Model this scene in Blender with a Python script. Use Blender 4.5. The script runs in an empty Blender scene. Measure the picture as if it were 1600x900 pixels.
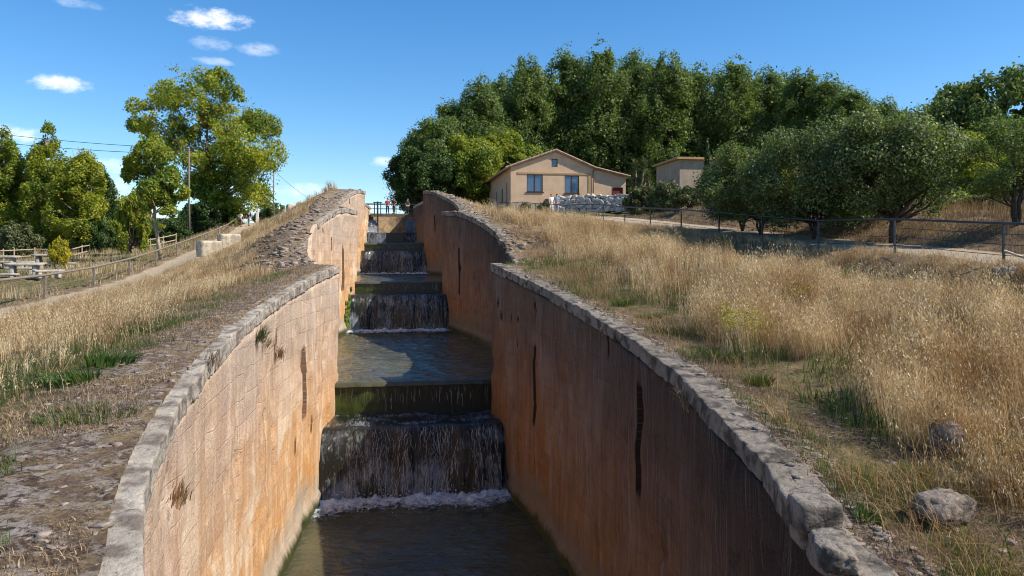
import bpy, math, random
import numpy as np
from mathutils import Vector, Matrix

# ------------------------------------------------------------------ scene, frame
scene = bpy.context.scene
col = scene.collection
TH = math.atan(0.17)                       # the canal runs along +Y; the camera looks 9.6 deg to its right
CT, ST = math.cos(TH), math.sin(TH)
OFF = 1.098
RNG = np.random.default_rng(7)

def W(px, py, d):
    """A place seen at (px, py) of the 1600x900 picture, d metres ahead."""
    r = (px - 800) / 1200 * d
    return np.array([(r + 0.17 * d - OFF) * CT, -r * ST + d * CT, (400 - py) / 1200 * d])

def LW(d, h, z, s):
    """Point at half width h from the canal axis (s = -1 left, 1 right)."""
    r = -0.17 * d + OFF + s * h
    return (s * h * CT, -r * ST + d * CT, z)

def tag(o, label=None, cat=None, group=None, kind=None):
    if label: o['label'] = label
    if cat: o['category'] = cat
    if group: o['group'] = group
    if kind: o['kind'] = kind
    return o

def empty(name, loc, rz=0.0):
    o = bpy.data.objects.new(name, None)
    o.empty_display_size = 0.3
    o.location = loc
    o.rotation_euler = (0, 0, rz)
    col.objects.link(o)
    return o

def link(name, me, mat=None, parent=None, loc=None):
    o = bpy.data.objects.new(name, me)
    col.objects.link(o)
    if mat is not None:
        for m in (mat if isinstance(mat, (list, tuple)) else [mat]):
            me.materials.append(m)
    if parent is not None: o.parent = parent
    if loc is not None: o.location = loc
    return o

def copy_tree(o, parent=None):
    c = o.copy()
    col.objects.link(c)
    if parent is not None: c.parent = parent
    for ch in list(o.children): copy_tree(ch, c)
    return c

def mesh_np(name, V, F, uv=None, smooth=False, att=None):
    """Mesh from numpy arrays; F is (M, k)."""
    me = bpy.data.meshes.new(name)
    V = np.ascontiguousarray(V, dtype=np.float32); F = np.ascontiguousarray(F, dtype=np.int32)
    M, k = F.shape
    me.vertices.add(len(V)); me.vertices.foreach_set('co', V.ravel())
    me.loops.add(M * k); me.loops.foreach_set('vertex_index', F.ravel())
    me.polygons.add(M)
    me.polygons.foreach_set('loop_start', np.arange(0, M * k, k, dtype=np.int32))
    if smooth: me.polygons.foreach_set('use_smooth', np.ones(M, dtype=bool))
    if uv is not None:
        l = me.uv_layers.new(name='UVMap')
        l.data.foreach_set('uv', np.ascontiguousarray(uv[F.ravel()], dtype=np.float32).ravel())
    if att is not None:
        for nm, a in att.items():
            t = me.attributes.new(nm, 'FLOAT_COLOR', 'POINT')
            t.data.foreach_set('color', np.ascontiguousarray(a, dtype=np.float32).ravel())
    me.update(calc_edges=True)
    me.validate()
    return me

class G:
    """Collects simple shapes into one mesh."""
    def __init__(s): s.v = []; s.f = []
    def add(s, V, F):
        n = len(s.v)
        s.v += [tuple(map(float, p)) for p in V]
        s.f += [tuple(n + int(i) for i in f) for f in F]
    def box(s, x0, x1, y0, y1, z0, z1, M=None):
        V = [(x, y, z) for z in (z0, z1) for y in (y0, y1) for x in (x0, x1)]
        if M is not None: V = [tuple(M @ Vector(p)) for p in V]
        s.add(V, [(0, 2, 3, 1), (4, 5, 7, 6), (0, 1, 5, 4), (2, 6, 7, 3), (0, 4, 6, 2), (1, 3, 7, 5)])
    def tube(s, pts, rad, n=6, cap=True):
        pts = [Vector(p) for p in pts]
        rad = rad if isinstance(rad, (list, tuple)) else [rad] * len(pts)
        V = []; F = []
        t0 = (pts[1] - pts[0]).normalized()
        a = t0.orthogonal().normalized()
        for i, p in enumerate(pts):
            t = (pts[min(i + 1, len(pts) - 1)] - pts[max(i - 1, 0)]).normalized()
            a = (a - t * a.dot(t)).normalized(); b = t.cross(a)
            for k in range(n):
                q = 2 * math.pi * k / n
                V.append(p + (a * math.cos(q) + b * math.sin(q)) * rad[i])
        for i in range(len(pts) - 1):
            for k in range(n):
                F.append((i * n + k, i * n + (k + 1) % n, (i + 1) * n + (k + 1) % n, (i + 1) * n + k))
        if cap:
            F.append(tuple(range(n - 1, -1, -1))); F.append(tuple(len(V) - n + k for k in range(n)))
        s.add(V, F)
    def mesh(s, name, smooth=False):
        me = bpy.data.meshes.new(name)
        me.from_pydata(s.v, [], s.f)
        if smooth: me.polygons.foreach_set('use_smooth', [True] * len(me.polygons))
        me.update()
        return me
    def obj(s, name, mat, parent=None, smooth=False, loc=None):
        return link(name, s.mesh(name, smooth), mat, parent, loc)

# ------------------------------------------------------------------ numpy noise
def _h(ix, iy, iz, seed):
    n = (ix.astype(np.int64) * 374761393 + iy.astype(np.int64) * 668265263 + iz.astype(np.int64) * 2147483647 + seed * 1274126177) & 0xffffffff
    n = ((n ^ (n >> 13)) * 1274126177) & 0xffffffff
    return ((n ^ (n >> 16)) & 0xffff) / 65535.0

def vnoise(x, y, z=None, seed=0):
    x = np.asarray(x, float); y = np.asarray(y, float)
    z = np.zeros_like(x) if z is None else np.asarray(z, float)
    fx, fy, fz = np.floor(x), np.floor(y), np.floor(z)
    u, v, w = x - fx, y - fy, z - fz
    u = u * u * (3 - 2 * u); v = v * v * (3 - 2 * v); w = w * w * (3 - 2 * w)
    r = 0
    for a in (0, 1):
        for b in (0, 1):
            for c in (0, 1):
                r = r + _h(fx + a, fy + b, fz + c, seed) * (u if a else 1 - u) * (v if b else 1 - v) * (w if c else 1 - w)
    return r

def fbm(x, y, z=None, seed=0, o=3):
    r = 0; a = 0.5; t = 0
    for i in range(o):
        k = 2.0 ** i
        r = r + a * vnoise(np.asarray(x) * k, np.asarray(y) * k, None if z is None else np.asarray(z) * k, seed + i * 17)
        t += a; a *= 0.5
    return r / t

def smooth01(a, b, x):
    t = np.clip((np.asarray(x, float) - a) / (b - a), 0, 1)
    return t * t * (3 - 2 * t)

_cube = {}
def cube_grid(n):
    if n in _cube: return _cube[n]
    idx = {}; V = []; F = []
    def vi(p):
        if p not in idx: idx[p] = len(V); V.append(p)
        return idx[p]
    for ax in range(3):
        for sgn in (0, n):
            for i in range(n):
                for j in range(n):
                    q = []
                    for (a, b) in ((i, j), (i + 1, j), (i + 1, j + 1), (i, j + 1)):
                        p = [0, 0, 0]; p[ax] = sgn; p[(ax + 1) % 3] = a; p[(ax + 2) % 3] = b
                        q.append(vi(tuple(p)))
                    F.append(q if sgn else q[::-1])
    _cube[n] = (np.array(V, float) / n * 2 - 1, np.array(F, int))
    return _cube[n]

def rock(n, power, size, seed, amp, freq=1.6):
    """Rounded, chipped block: vertices, quads."""
    P, F = cube_grid(n)
    l = (np.abs(P) ** power).sum(1) ** (1.0 / power)
    Q = P / l[:, None]
    nn = fbm(Q[:, 0] * freq + seed * 3.1, Q[:, 1] * freq + 7.7, Q[:, 2] * freq + seed, seed, 3) - 0.5
    n2 = vnoise(Q[:, 0] * freq * 3 + seed, Q[:, 1] * freq * 3, Q[:, 2] * freq * 3, seed + 5) - 0.5
    Q = Q * (1 + amp * 2 * nn + amp * 0.6 * n2)[:, None]
    return Q * np.array(size), F

class NB:
    """Collects numpy quads."""
    def __init__(s): s.V = []; s.F = []; s.n = 0
    def add(s, V, F): s.V.append(V); s.F.append(F + s.n); s.n += len(V)
    def obj(s, name, mat, parent=None, smooth=False, loc=None):
        return link(name, mesh_np(name, np.concatenate(s.V), np.concatenate(s.F), smooth=smooth), mat, parent, loc)

# ------------------------------------------------------------------ materials
class N:
    """Small node-graph helper."""
    def __init__(s, name):
        s.m = bpy.data.materials.new(name); s.m.use_nodes = True
        s.t = s.m.node_tree; s.t.nodes.clear()
        s.out = s.t.nodes.new('ShaderNodeOutputMaterial')
    def n(s, typ, ins=None, **kw):
        x = s.t.nodes.new('ShaderNode' + typ)
        for k, v in kw.items(): setattr(x, k, v)
        for k, v in (ins or {}).items(): s.put(x.inputs[k], v)
        return x
    def put(s, sock, v):
        if isinstance(v, bpy.types.NodeSocket): s.t.links.new(v, sock)
        elif isinstance(v, bpy.types.Node): s.t.links.new(v.outputs[0], sock)
        else:
            if hasattr(sock.default_value, '__len__') and len(sock.default_value) == 4 and len(v) == 3: v = (*v, 1)
            sock.default_value = v
    def coord(s, which='Object', scale=(1, 1, 1), loc=(0, 0, 0)):
        c = s.n('TexCoord')
        return s.n('Mapping', {'Vector': c.outputs[which], 'Scale': scale, 'Location': loc}).outputs[0]
    def noise(s, vec, scale=1, detail=4, rough=0.55, dist=0.0):
        return s.n('TexNoise', {'Vector': vec, 'Scale': scale, 'Detail': detail, 'Roughness': rough, 'Distortion': dist}).outputs[0]
    def ramp(s, fac, a, b, lo=0.0, hi=1.0):
        return s.n('MapRange', {'Value': fac, 'From Min': a, 'From Max': b, 'To Min': lo, 'To Max': hi}, clamp=True).outputs[0]
    def mix(s, fac, a, b, mode='MIX'):
        x = s.n('Mix', data_type='RGBA', blend_type=mode)
        s.put(x.inputs['Factor'], fac); s.put(x.inputs[6], a); s.put(x.inputs[7], b)
        return x.outputs[2]
    def math(s, op, a, b=0.0):
        x = s.n('Math', operation=op); s.put(x.inputs[0], a); s.put(x.inputs[1], b)
        return x.outputs[0]
    def bump(s, h, strength=0.5, dist=0.05, normal=None):
        i = {'Height': h, 'Strength': strength, 'Distance': dist}
        if normal is not None: i['Normal'] = normal
        return s.n('Bump', i).outputs[0]
    def bsdf(s, color, rough=0.9, normal=None, spec=0.3, **kw):
        i = {'Base Color': color, 'Roughness': rough, 'Specular IOR Level': spec}
        if normal is not None: i['Normal'] = normal
        i.update(kw)
        return s.n('BsdfPrincipled', i)
    def done(s, sh):
        s.t.links.new(sh.outputs[0] if isinstance(sh, bpy.types.Node) else sh, s.out.inputs[0])
        return s.m

def simple(name, c, rough=0.8, var=0.25, scale=6.0, bump=0.2, spec=0.3, metal=0.0):
    k = N(name); v = k.coord()
    f = k.noise(v, scale, 5, 0.6)
    c2 = tuple(x * (1 - var) for x in c); c3 = tuple(min(1, x * (1 + var)) for x in c)
    cc = k.mix(k.ramp(f, 0.3, 0.7), c2, c3)
    return k.done(k.bsdf(cc, rough, k.bump(f, bump, 0.02), spec, Metallic=metal))

M = {}
def masonry_mat(name, sunny):
    k = N(name)
    uv = k.n('TexCoord').outputs['UV']
    sep = k.n('SeparateXYZ', {0: uv})
    U, Vv = sep.outputs[0], sep.outputs[1]          # metres along the wall, metres above the pool
    def nz(su, sv, ox, detail=5, rough=0.65, dist=0.0): return k.noise(k.coord('UV', (su, sv, 1), (ox, ox * 0.7, 0)), 1.0, detail, rough, dist)
    def mul(a, b): return k.math('MULTIPLY', a, b)
    vs = k.math('ADD', Vv, mul(k.math('SUBTRACT', nz(0.5, 0.5, 1, 4), 0.5), 3.6))
    st1, st2, st3 = nz(2.2, 0.10, 2), nz(8.0, 0.22, 5, 6, 0.72), nz(4.6, 0.14, 8, 6, 0.7)
    hair = nz(22, 0.35, 12, 5, 0.75); big = nz(0.32, 0.22, 11, 4); blot = nz(1.5, 1.1, 21, 6, 0.72, 0.4); fine = nz(11, 9, 4, 6, 0.75); grit = nz(34, 30, 6, 4, 0.7)
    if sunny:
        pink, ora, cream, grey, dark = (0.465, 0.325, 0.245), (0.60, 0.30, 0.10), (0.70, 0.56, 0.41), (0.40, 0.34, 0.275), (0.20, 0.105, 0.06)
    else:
        pink, ora, cream, grey, dark = (0.16, 0.09, 0.06), (0.29, 0.14, 0.055), (0.30, 0.225, 0.175), (0.17, 0.13, 0.105), (0.055, 0.034, 0.024)  # same ashlar with the shade painted into darker colours, besides its real stains
    wuv = k.n('VectorMath', {0: uv, 1: k.n('CombineXYZ', {0: mul(k.math('SUBTRACT', nz(1.7, 1.7, 41, 3), 0.5), 0.30), 1: mul(k.math('SUBTRACT', nz(1.3, 1.9, 43, 3), 0.5), 0.16), 2: 0.0}).outputs[0]}, operation='ADD').outputs[0]
    brick = k.n('TexBrick', {'Vector': wuv, 'Color1': (0.84, 0.83, 0.82, 1), 'Color2': (1.12, 1.09, 1.03, 1), 'Mortar': (0.74, 0.70, 0.66, 1),
                             'Scale': 1.0, 'Mortar Size': 0.012, 'Mortar Smooth': 1.0, 'Bias': 0.0, 'Brick Width': 0.92, 'Row Height': 0.46})
    c = k.mix(k.ramp(vs, 1.9, 5.0), ora, pink)
    c = k.mix(mul(k.ramp(big, 0.4, 0.62), 0.4 if sunny else 0.5), c, ora if not sunny else (0.55, 0.33, 0.165))
    c = k.mix(mul(k.ramp(st1, 0.5, 0.62), 0.5 if sunny else 0.4), c, cream)
    c = k.mix(mul(k.ramp(hair, 0.5, 0.62), 0.24 if sunny else 0.4), c, cream)
    c = k.mix(mul(k.ramp(st3, 0.5, 0.62), 0.4 if sunny else 0.6), c, tuple(x * 0.62 for x in pink))
    c = k.mix(mul(k.ramp(vs, 4.6, 6.2), k.ramp(st2, 0.38, 0.6, 0.1, 0.75)), c, grey)
    c = k.mix(mul(k.ramp(st2, 0.57, 0.66), 0.6), c, dark)
    if sunny:
        lime = mul(k.ramp(nz(0.5, 0.35, 7, 5), 0.52, 0.62), k.ramp(vs, 5.4, 2.6))
        c = k.mix(mul(lime, 0.8), c, (0.74, 0.61, 0.46))
        c = k.mix(mul(k.ramp(blot, 0.56, 0.62), 0.5), c, cream)
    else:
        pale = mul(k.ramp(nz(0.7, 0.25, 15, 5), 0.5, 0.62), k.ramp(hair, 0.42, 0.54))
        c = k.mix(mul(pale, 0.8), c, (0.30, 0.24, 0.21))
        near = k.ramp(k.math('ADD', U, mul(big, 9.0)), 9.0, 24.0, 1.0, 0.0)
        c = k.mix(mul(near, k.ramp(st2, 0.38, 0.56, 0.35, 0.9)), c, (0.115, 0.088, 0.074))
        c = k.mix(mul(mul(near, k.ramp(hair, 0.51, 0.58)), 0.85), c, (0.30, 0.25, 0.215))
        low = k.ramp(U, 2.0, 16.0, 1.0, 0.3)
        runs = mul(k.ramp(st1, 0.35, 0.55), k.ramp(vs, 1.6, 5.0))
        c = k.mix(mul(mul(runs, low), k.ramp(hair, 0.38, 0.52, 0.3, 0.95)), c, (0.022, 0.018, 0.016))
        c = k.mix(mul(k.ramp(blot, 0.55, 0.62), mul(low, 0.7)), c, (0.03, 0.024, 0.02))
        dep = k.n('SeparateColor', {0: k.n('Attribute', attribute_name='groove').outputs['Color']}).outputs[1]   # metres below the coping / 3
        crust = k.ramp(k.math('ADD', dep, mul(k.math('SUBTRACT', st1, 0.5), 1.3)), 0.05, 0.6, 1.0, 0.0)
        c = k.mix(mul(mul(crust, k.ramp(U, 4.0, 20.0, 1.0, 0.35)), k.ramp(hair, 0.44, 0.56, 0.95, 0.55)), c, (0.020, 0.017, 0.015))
    c = k.mix(k.ramp(nz(0.8, 0.9, 31, 5), 0.42, 0.6, 0.1, 1.0), c, k.mix(1.0, c, brick.outputs[0], 'MULTIPLY'))
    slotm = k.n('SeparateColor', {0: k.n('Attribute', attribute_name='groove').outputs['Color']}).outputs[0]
    c = k.mix(mul(slotm, 0.9), c, (0.10, 0.052, 0.03) if sunny else (0.028, 0.017, 0.012))  # recess shade painted into the slots, together with brown stain fill
    c = k.mix(k.ramp(fine, 0.58, 0.68, 0, 0.75), c, dark)
    c = k.mix(k.ramp(grit, 0.56, 0.72, 0, 0.35), c, tuple(min(1, x * 1.25) for x in cream))
    c = k.mix(k.ramp(vs, 1.5, 0.8, 0, 0.75), c, (0.36, 0.31, 0.25) if sunny else (0.2, 0.165, 0.125))
    wet = k.ramp(k.math('ADD', Vv, mul(k.math('SUBTRACT', st2, 0.5), 0.6)), 0.42, 0.22)
    c = k.mix(wet, c, (0.055, 0.06, 0.022))
    h = k.math('ADD', mul(brick.outputs[1], -0.25), mul(fine, 1.3))
    h = k.math('ADD', h, k.math('ADD', mul(hair, 0.5), mul(blot, 1.6)))
    return k.done(k.bsdf(c, k.ramp(wet, 0, 1, 0.92, 0.4), k.bump(h, 0.9, 0.04), 0.15))

M['wall_sun'] = masonry_mat('weathered ochre ashlar', True)
M['wall_shade'] = masonry_mat('shade darkened stained ashlar', False)  # right hand walls: copy of the ashlar with shade in its colour, plus stains

def stone_mat(name, pale, dark, lichen, scale=1.0):
    k = N(name); v = k.coord()
    a = k.noise(v, 1.3 * scale, 6, 0.65); b = k.noise(v, 9 * scale, 6, 0.7); c_ = k.noise(v, 3.2 * scale, 5, 0.6, 0.4)
    c = k.mix(k.ramp(a, 0.38, 0.62), pale, tuple(x * 0.7 for x in pale))
    c = k.mix(k.ramp(c_, 0.47, 0.6, 0, 0.85), c, dark)
    pit = k.noise(v, 26 * scale, 5, 0.75)
    c = k.mix(k.ramp(pit, 0.56, 0.68, 0, 0.7), c, tuple(x * 0.6 for x in dark))
    c = k.mix(k.ramp(b, 0.54, 0.66, 0, 0.6), c, lichen)
    vor = k.n('TexVoronoi', {'Vector': v, 'Scale': 14 * scale}).outputs[0]
    h = k.math('ADD', b, k.math('MULTIPLY', vor, -0.5))
    return k.done(k.bsdf(c, 0.95, k.bump(k.math('ADD', h, k.math('MULTIPLY', k.noise(v, 34 * scale, 4, 0.7), 0.6)), 0.8, 0.03), 0.15))
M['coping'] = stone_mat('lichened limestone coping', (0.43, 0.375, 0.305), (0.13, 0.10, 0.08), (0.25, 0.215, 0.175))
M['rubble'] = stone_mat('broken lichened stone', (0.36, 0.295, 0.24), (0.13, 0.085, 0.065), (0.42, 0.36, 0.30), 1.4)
M['copingdark'] = stone_mat('dark limestone coping', (0.25, 0.215, 0.175), (0.045, 0.04, 0.035), (0.075, 0.066, 0.058))  # right hand limestone, mixed darker overall than the left coping
M['boulder'] = stone_mat('pale boulder', (0.62, 0.57, 0.50), (0.30, 0.25, 0.2), (0.45, 0.41, 0.36), 0.8)
M['mossrock'] = stone_mat('mossy rock', (0.26, 0.21, 0.17), (0.07, 0.06, 0.045), (0.40, 0.35, 0.30), 1.5)
M['block'] = stone_mat('cut limestone', (0.62, 0.52, 0.38), (0.33, 0.27, 0.2), (0.24, 0.2, 0.16), 0.8)

def ground_mat():
    k = N('dry earth and turf')
    v = k.coord()
    att = k.n('Attribute', attribute_name='zone')
    s = k.n('SeparateColor', {0: att.outputs['Color']})
    green, sand, rub = s.outputs[0], s.outputs[1], s.outputs[2]
    a = k.noise(v, 0.5, 6, 0.65); b = k.noise(v, 3.5, 6, 0.7); f = k.noise(v, 22, 6, 0.75); d = k.noise(v, 1.4, 6, 0.7, 0.5)
    straw = k.mix(k.ramp(f, 0.35, 0.65), (0.20, 0.14, 0.075), (0.42, 0.31, 0.17))
    dirt = k.mix(k.ramp(f, 0.3, 0.7), (0.10, 0.065, 0.045), (0.27, 0.19, 0.13))
    c = k.mix(k.ramp(d, 0.42, 0.58), dirt, straw)
    g = k.mix(k.ramp(f, 0.3, 0.7), (0.04, 0.06, 0.015), (0.13, 0.14, 0.045))
    gm = k.math('MULTIPLY', green, k.ramp(b, 0.38, 0.6))
    c = k.mix(gm, c, g)
    c = k.mix(k.math('MULTIPLY', rub, k.ramp(b, 0.42, 0.6)), c, k.mix(k.ramp(k.math('ADD', f, k.math('MULTIPLY', k.math('SUBTRACT', k.noise(v, 6, 5, 0.7, 0.6), 0.5), 1.6)), 0.42, 0.58), (0.085, 0.052, 0.043), (0.42, 0.36, 0.31)))
    sd = k.mix(k.ramp(f, 0.3, 0.7), (0.40, 0.31, 0.21), (0.56, 0.45, 0.32))
    c = k.mix(k.ramp(k.math('ADD', sand, k.math('MULTIPLY', k.math('SUBTRACT', b, 0.5), 0.9)), 0.35, 0.65), c, sd)
    h = k.math('ADD', k.math('MULTIPLY', b, 1.6), f)
    return k.done(k.bsdf(c, 0.97, k.bump(h, 1.0, 0.09), 0.1))
M['ground'] = ground_mat()

def leaf_mat(name, cols, trans=0.3, rough=0.5, spec=0.25, tint=(1.3, 1.35, 0.6, 1), var=((0.75, 0.78, 0.8, 1), (1.2, 1.15, 1.05, 1)), vs=0.35):
    k = N(name)
    isl = k.n('NewGeometry').outputs['Random Per Island']
    cr = k.n('ValToRGB', {0: isl}); e = cr.color_ramp.elements
    e[0].position = 0; e[0].color = (*cols[0], 1); e[1].position = 1; e[1].color = (*cols[-1], 1)
    for i, c in enumerate(cols[1:-1]):
        q = e.new((i + 1) / (len(cols) - 1)); q.color = (*c, 1)
    big = k.noise(k.coord('Object'), vs, 4, 0.6)
    c = k.mix(1.0, cr.outputs[0], k.mix(k.ramp(big, 0.36, 0.64), var[0], var[1]), 'MULTIPLY')
    b = k.bsdf(c, rough, None, spec)
    t = k.n('BsdfTranslucent', {'Color': k.mix(1.0, c, tint, 'MULTIPLY')})
    return k.done(k.n('MixShader', {0: trans, 1: b.outputs[0], 2: t.outputs[0]}))
M['leaf_poplar'] = leaf_mat('poplar leaves', [(0.055, 0.098, 0.028), (0.098, 0.152, 0.042), (0.145, 0.20, 0.058), (0.24, 0.285, 0.10)], 0.4)
M['leaf_dark'] = leaf_mat('dark evergreen leaves', [(0.03, 0.06, 0.02), (0.055, 0.10, 0.028), (0.085, 0.14, 0.036)], 0.35)
M['leaf_lime'] = leaf_mat('yellowing leaves', [(0.12, 0.18, 0.024), (0.21, 0.27, 0.036), (0.32, 0.34, 0.045), (0.46, 0.38, 0.05)], 0.42)
M['leaf_mid'] = leaf_mat('mid green leaves', [(0.085, 0.15, 0.022), (0.16, 0.235, 0.034), (0.26, 0.31, 0.045), (0.42, 0.36, 0.055)], 0.42, var=((0.55, 0.68, 0.75, 1), (1.45, 1.25, 0.95, 1)), vs=0.22)
M['leaf_almond'] = leaf_mat('glossy fruit tree leaves', [(0.055, 0.085, 0.028), (0.10, 0.145, 0.048), (0.16, 0.205, 0.075), (0.29, 0.32, 0.15)], 0.38, 0.5, 0.3)
M['leaf_olive'] = leaf_mat('dusty shrub leaves', [(0.06, 0.08, 0.03), (0.11, 0.13, 0.05), (0.18, 0.18, 0.085)], 0.25)
M['leaf_yellow'] = leaf_mat('yellow leaves', [(0.25, 0.24, 0.02), (0.42, 0.36, 0.03), (0.5, 0.42, 0.04)], 0.35)
M['leaf_weed'] = leaf_mat('green weeds', [(0.035, 0.07, 0.015), (0.06, 0.11, 0.022), (0.09, 0.13, 0.03)], 0.3)
M['grass_green'] = leaf_mat('green grass blades', [(0.04, 0.075, 0.015), (0.07, 0.12, 0.022), (0.12, 0.15, 0.035)], 0.3)
M['grass_dry'] = leaf_mat('dry oat grass', [(0.40, 0.275, 0.14), (0.60, 0.46, 0.265), (0.74, 0.61, 0.40), (0.86, 0.77, 0.58)], 0.3, 0.6, 0.25, (1.05, 0.95, 0.7, 1), ((0.52, 0.41, 0.30, 1), (1.12, 1.1, 1.05, 1)), 1.1)
M['grass_russet'] = leaf_mat('russet dry grass', [(0.19, 0.11, 0.055), (0.31, 0.20, 0.10), (0.46, 0.33, 0.18)], 0.3, 0.6, 0.2, (1.05, 0.95, 0.7, 1))
M['thatch'] = leaf_mat('flattened dead grass', [(0.14, 0.09, 0.06), (0.26, 0.18, 0.115), (0.42, 0.32, 0.21)], 0.15, 0.8, 0.1, (1, 1, 1, 1))
M['fennel'] = leaf_mat('yellow flower heads', [(0.22, 0.22, 0.03), (0.40, 0.36, 0.045), (0.30, 0.26, 0.05)], 0.3)
M['bark'] = simple('grey bark', (0.13, 0.10, 0.075), 0.95, 0.45, 5, 0.8)
M['bark_pale'] = simple('pale poplar bark', (0.33, 0.27, 0.2), 0.95, 0.4, 4, 0.6)
M['bark_dark'] = simple('dark fruit tree bark', (0.055, 0.042, 0.035), 0.95, 0.4, 8, 0.8)

def water_mat(name, c, bs=1.0):
    k = N(name); v = k.coord()
    r = k.noise(k.coord('Object', (1.0, 1.7, 1)), 2.3, 4, 0.55, 0.3); r2 = k.noise(v, 9, 3, 0.5)
    h = k.math('ADD', r, k.math('MULTIPLY', r2, 0.18))
    silt = k.mix(k.ramp(k.noise(v, 0.6, 4), 0.35, 0.65), tuple(x * 0.8 for x in c), tuple(x * 1.25 for x in c))
    return k.done(k.bsdf(silt, 0.04, k.bump(h, 0.6 * bs, 0.12), 0.5, IOR=1.33))
M['water'] = water_mat('silty green canal water', (0.070, 0.066, 0.037))

def curtain_mat(name, dens=0.5):
    k = N(name)
    uv = k.n('TexCoord').outputs['UV']; s = k.n('SeparateXYZ', {0: uv})
    warp = k.noise(k.coord('UV', (1.5, 1.2, 1)), 1.0, 3)
    m = k.n('Mapping', {'Vector': uv, 'Scale': (38, 0.9, 1)}).outputs[0]
    m2 = k.n('VectorMath', {0: m, 1: k.n('CombineXYZ', {0: k.math('MULTIPLY', warp, 2.2), 1: 0.0, 2: 0.0}).outputs[0]}, operation='ADD').outputs[0]
    st = k.noise(m2, 1.0, 6, 0.72)
    big = k.noise(k.coord('UV', (0.8, 0.9, 1), (4, 1, 0)), 1.0, 4, 0.6)
    br = k.noise(k.coord('UV', (12, 6, 1)), 1.0, 4, 0.7)
    mid = k.noise(k.n('VectorMath', {0: k.n('Mapping', {'Vector': uv, 'Scale': (6.5, 1.1, 1)}).outputs[0], 1: k.n('CombineXYZ', {0: k.math('MULTIPLY', warp, 1.5), 1: 0.0, 2: 0.0}).outputs[0]}, operation='ADD').outputs[0], 1.0, 6, 0.7)
    t = k.math('ADD', k.math('MULTIPLY', st, 0.55), k.math('MULTIPLY', mid, 0.45))
    t = k.math('ADD', t, k.math('MULTIPLY', k.math('SUBTRACT', big, 0.5), 0.8))
    t = k.math('ADD', t, k.math('MULTIPLY', k.math('SUBTRACT', br, 0.5), 0.35))
    t = k.math('ADD', t, k.ramp(s.outputs[1], 0.9, 2.3, -0.01, 0.13))
    t = k.math('ADD', t, k.ramp(s.outputs[1], -0.02, -0.4, 0.0, 0.06))
    a = k.ramp(t, 0.53 - 0.1 * (dens - 0.5), 0.82, 0.0, 0.75)
    w = k.bsdf((0.42, 0.46, 0.52), 0.25, k.bump(st, 0.6, 0.03), 0.5)
    dk = k.bsdf((0.012, 0.013, 0.009), 0.08, k.bump(st, 0.9, 0.04), 0.5)
    sheet = k.n('MixShader', {0: k.math('MAXIMUM', a, 0.0), 1: dk.outputs[0], 2: w.outputs[0]})
    return k.done(sheet)
M['curtain'] = curtain_mat('falling water', 0.5)
M['curtain_white'] = curtain_mat('white falling water', 2.2)

def foam_mat():
    k = N('white water foam'); v = k.coord()
    a = k.noise(v, 5.5, 6, 0.75, 0.4)
    att = k.n('Attribute', attribute_name='foam')
    f = k.ramp(k.math('ADD', k.math('MULTIPLY', a, 1.5), k.n('SeparateColor', {0: att.outputs['Color']}).outputs[0]), 1.12, 1.55, 0.0, 0.9)
    w = k.bsdf((0.66, 0.70, 0.75), 0.5, k.bump(a, 0.8, 0.05), 0.3)
    t = k.n('BsdfTransparent')
    return k.done(k.n('MixShader', {0: f, 1: t.outputs[0], 2: w.outputs[0]}))
M['foam'] = foam_mat()

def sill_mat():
    k = N('wet mossy stone with painted shade'); v = k.coord()
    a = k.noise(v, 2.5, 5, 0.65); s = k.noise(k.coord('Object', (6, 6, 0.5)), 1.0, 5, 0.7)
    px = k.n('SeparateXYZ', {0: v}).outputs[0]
    c = k.mix(k.math('MULTIPLY', k.ramp(a, 0.35, 0.6), k.ramp(px, -0.6, -1.7, 0.02, 1.0)), (0.009, 0.010, 0.006), (0.05, 0.075, 0.010))  # moss green only on the sunlit left, shaded remainder painted near black
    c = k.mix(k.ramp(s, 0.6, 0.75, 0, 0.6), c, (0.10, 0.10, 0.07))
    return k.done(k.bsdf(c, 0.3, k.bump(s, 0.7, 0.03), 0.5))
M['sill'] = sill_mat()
M['moss'] = simple('green moss', (0.075, 0.11, 0.014), 0.95, 0.5, 9, 0.8)
M['weirstone'] = simple('brown weir stone', (0.16, 0.115, 0.075), 0.9, 0.45, 3, 0.7)
M['steel'] = simple('dark painted steel', (0.022, 0.024, 0.03), 0.45, 0.25, 10, 0.1, 0.5)
M['oldwood'] = simple('weathered timber', (0.19, 0.155, 0.125), 0.9, 0.35, 12, 0.6)
M['palewood'] = simple('pale weathered timber', (0.36, 0.28, 0.19), 0.9, 0.35, 12, 0.5)
M['concrete'] = simple('pale concrete', (0.40, 0.36, 0.30), 0.92, 0.25, 3, 0.5)
M['plaster'] = simple('ochre lime plaster', (0.54, 0.375, 0.245), 0.93, 0.14, 0.9, 0.25)
M['plaster_band'] = simple('dark ochre band', (0.40, 0.25, 0.12), 0.93, 0.12, 2, 0.2)
M['plaster_grey'] = simple('greyish plaster', (0.34, 0.27, 0.20), 0.93, 0.18, 1.5, 0.3)
M['plinth'] = simple('grey stone plinth', (0.30, 0.25, 0.19), 0.93, 0.3, 3, 0.5)
M['woodframe'] = simple('dark brown window frame', (0.06, 0.028, 0.017), 0.6, 0.2, 8, 0.1)
M['reddoor'] = simple('dark red door paint', (0.16, 0.022, 0.018), 0.6, 0.2, 6, 0.1)
def glass_mat():
    k = N('window glass')
    return k.done(k.bsdf((0.05, 0.09, 0.16), 0.03, None, 1.0))  # blue base colour stands in for the reflected sky
M['glass'] = glass_mat()
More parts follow.
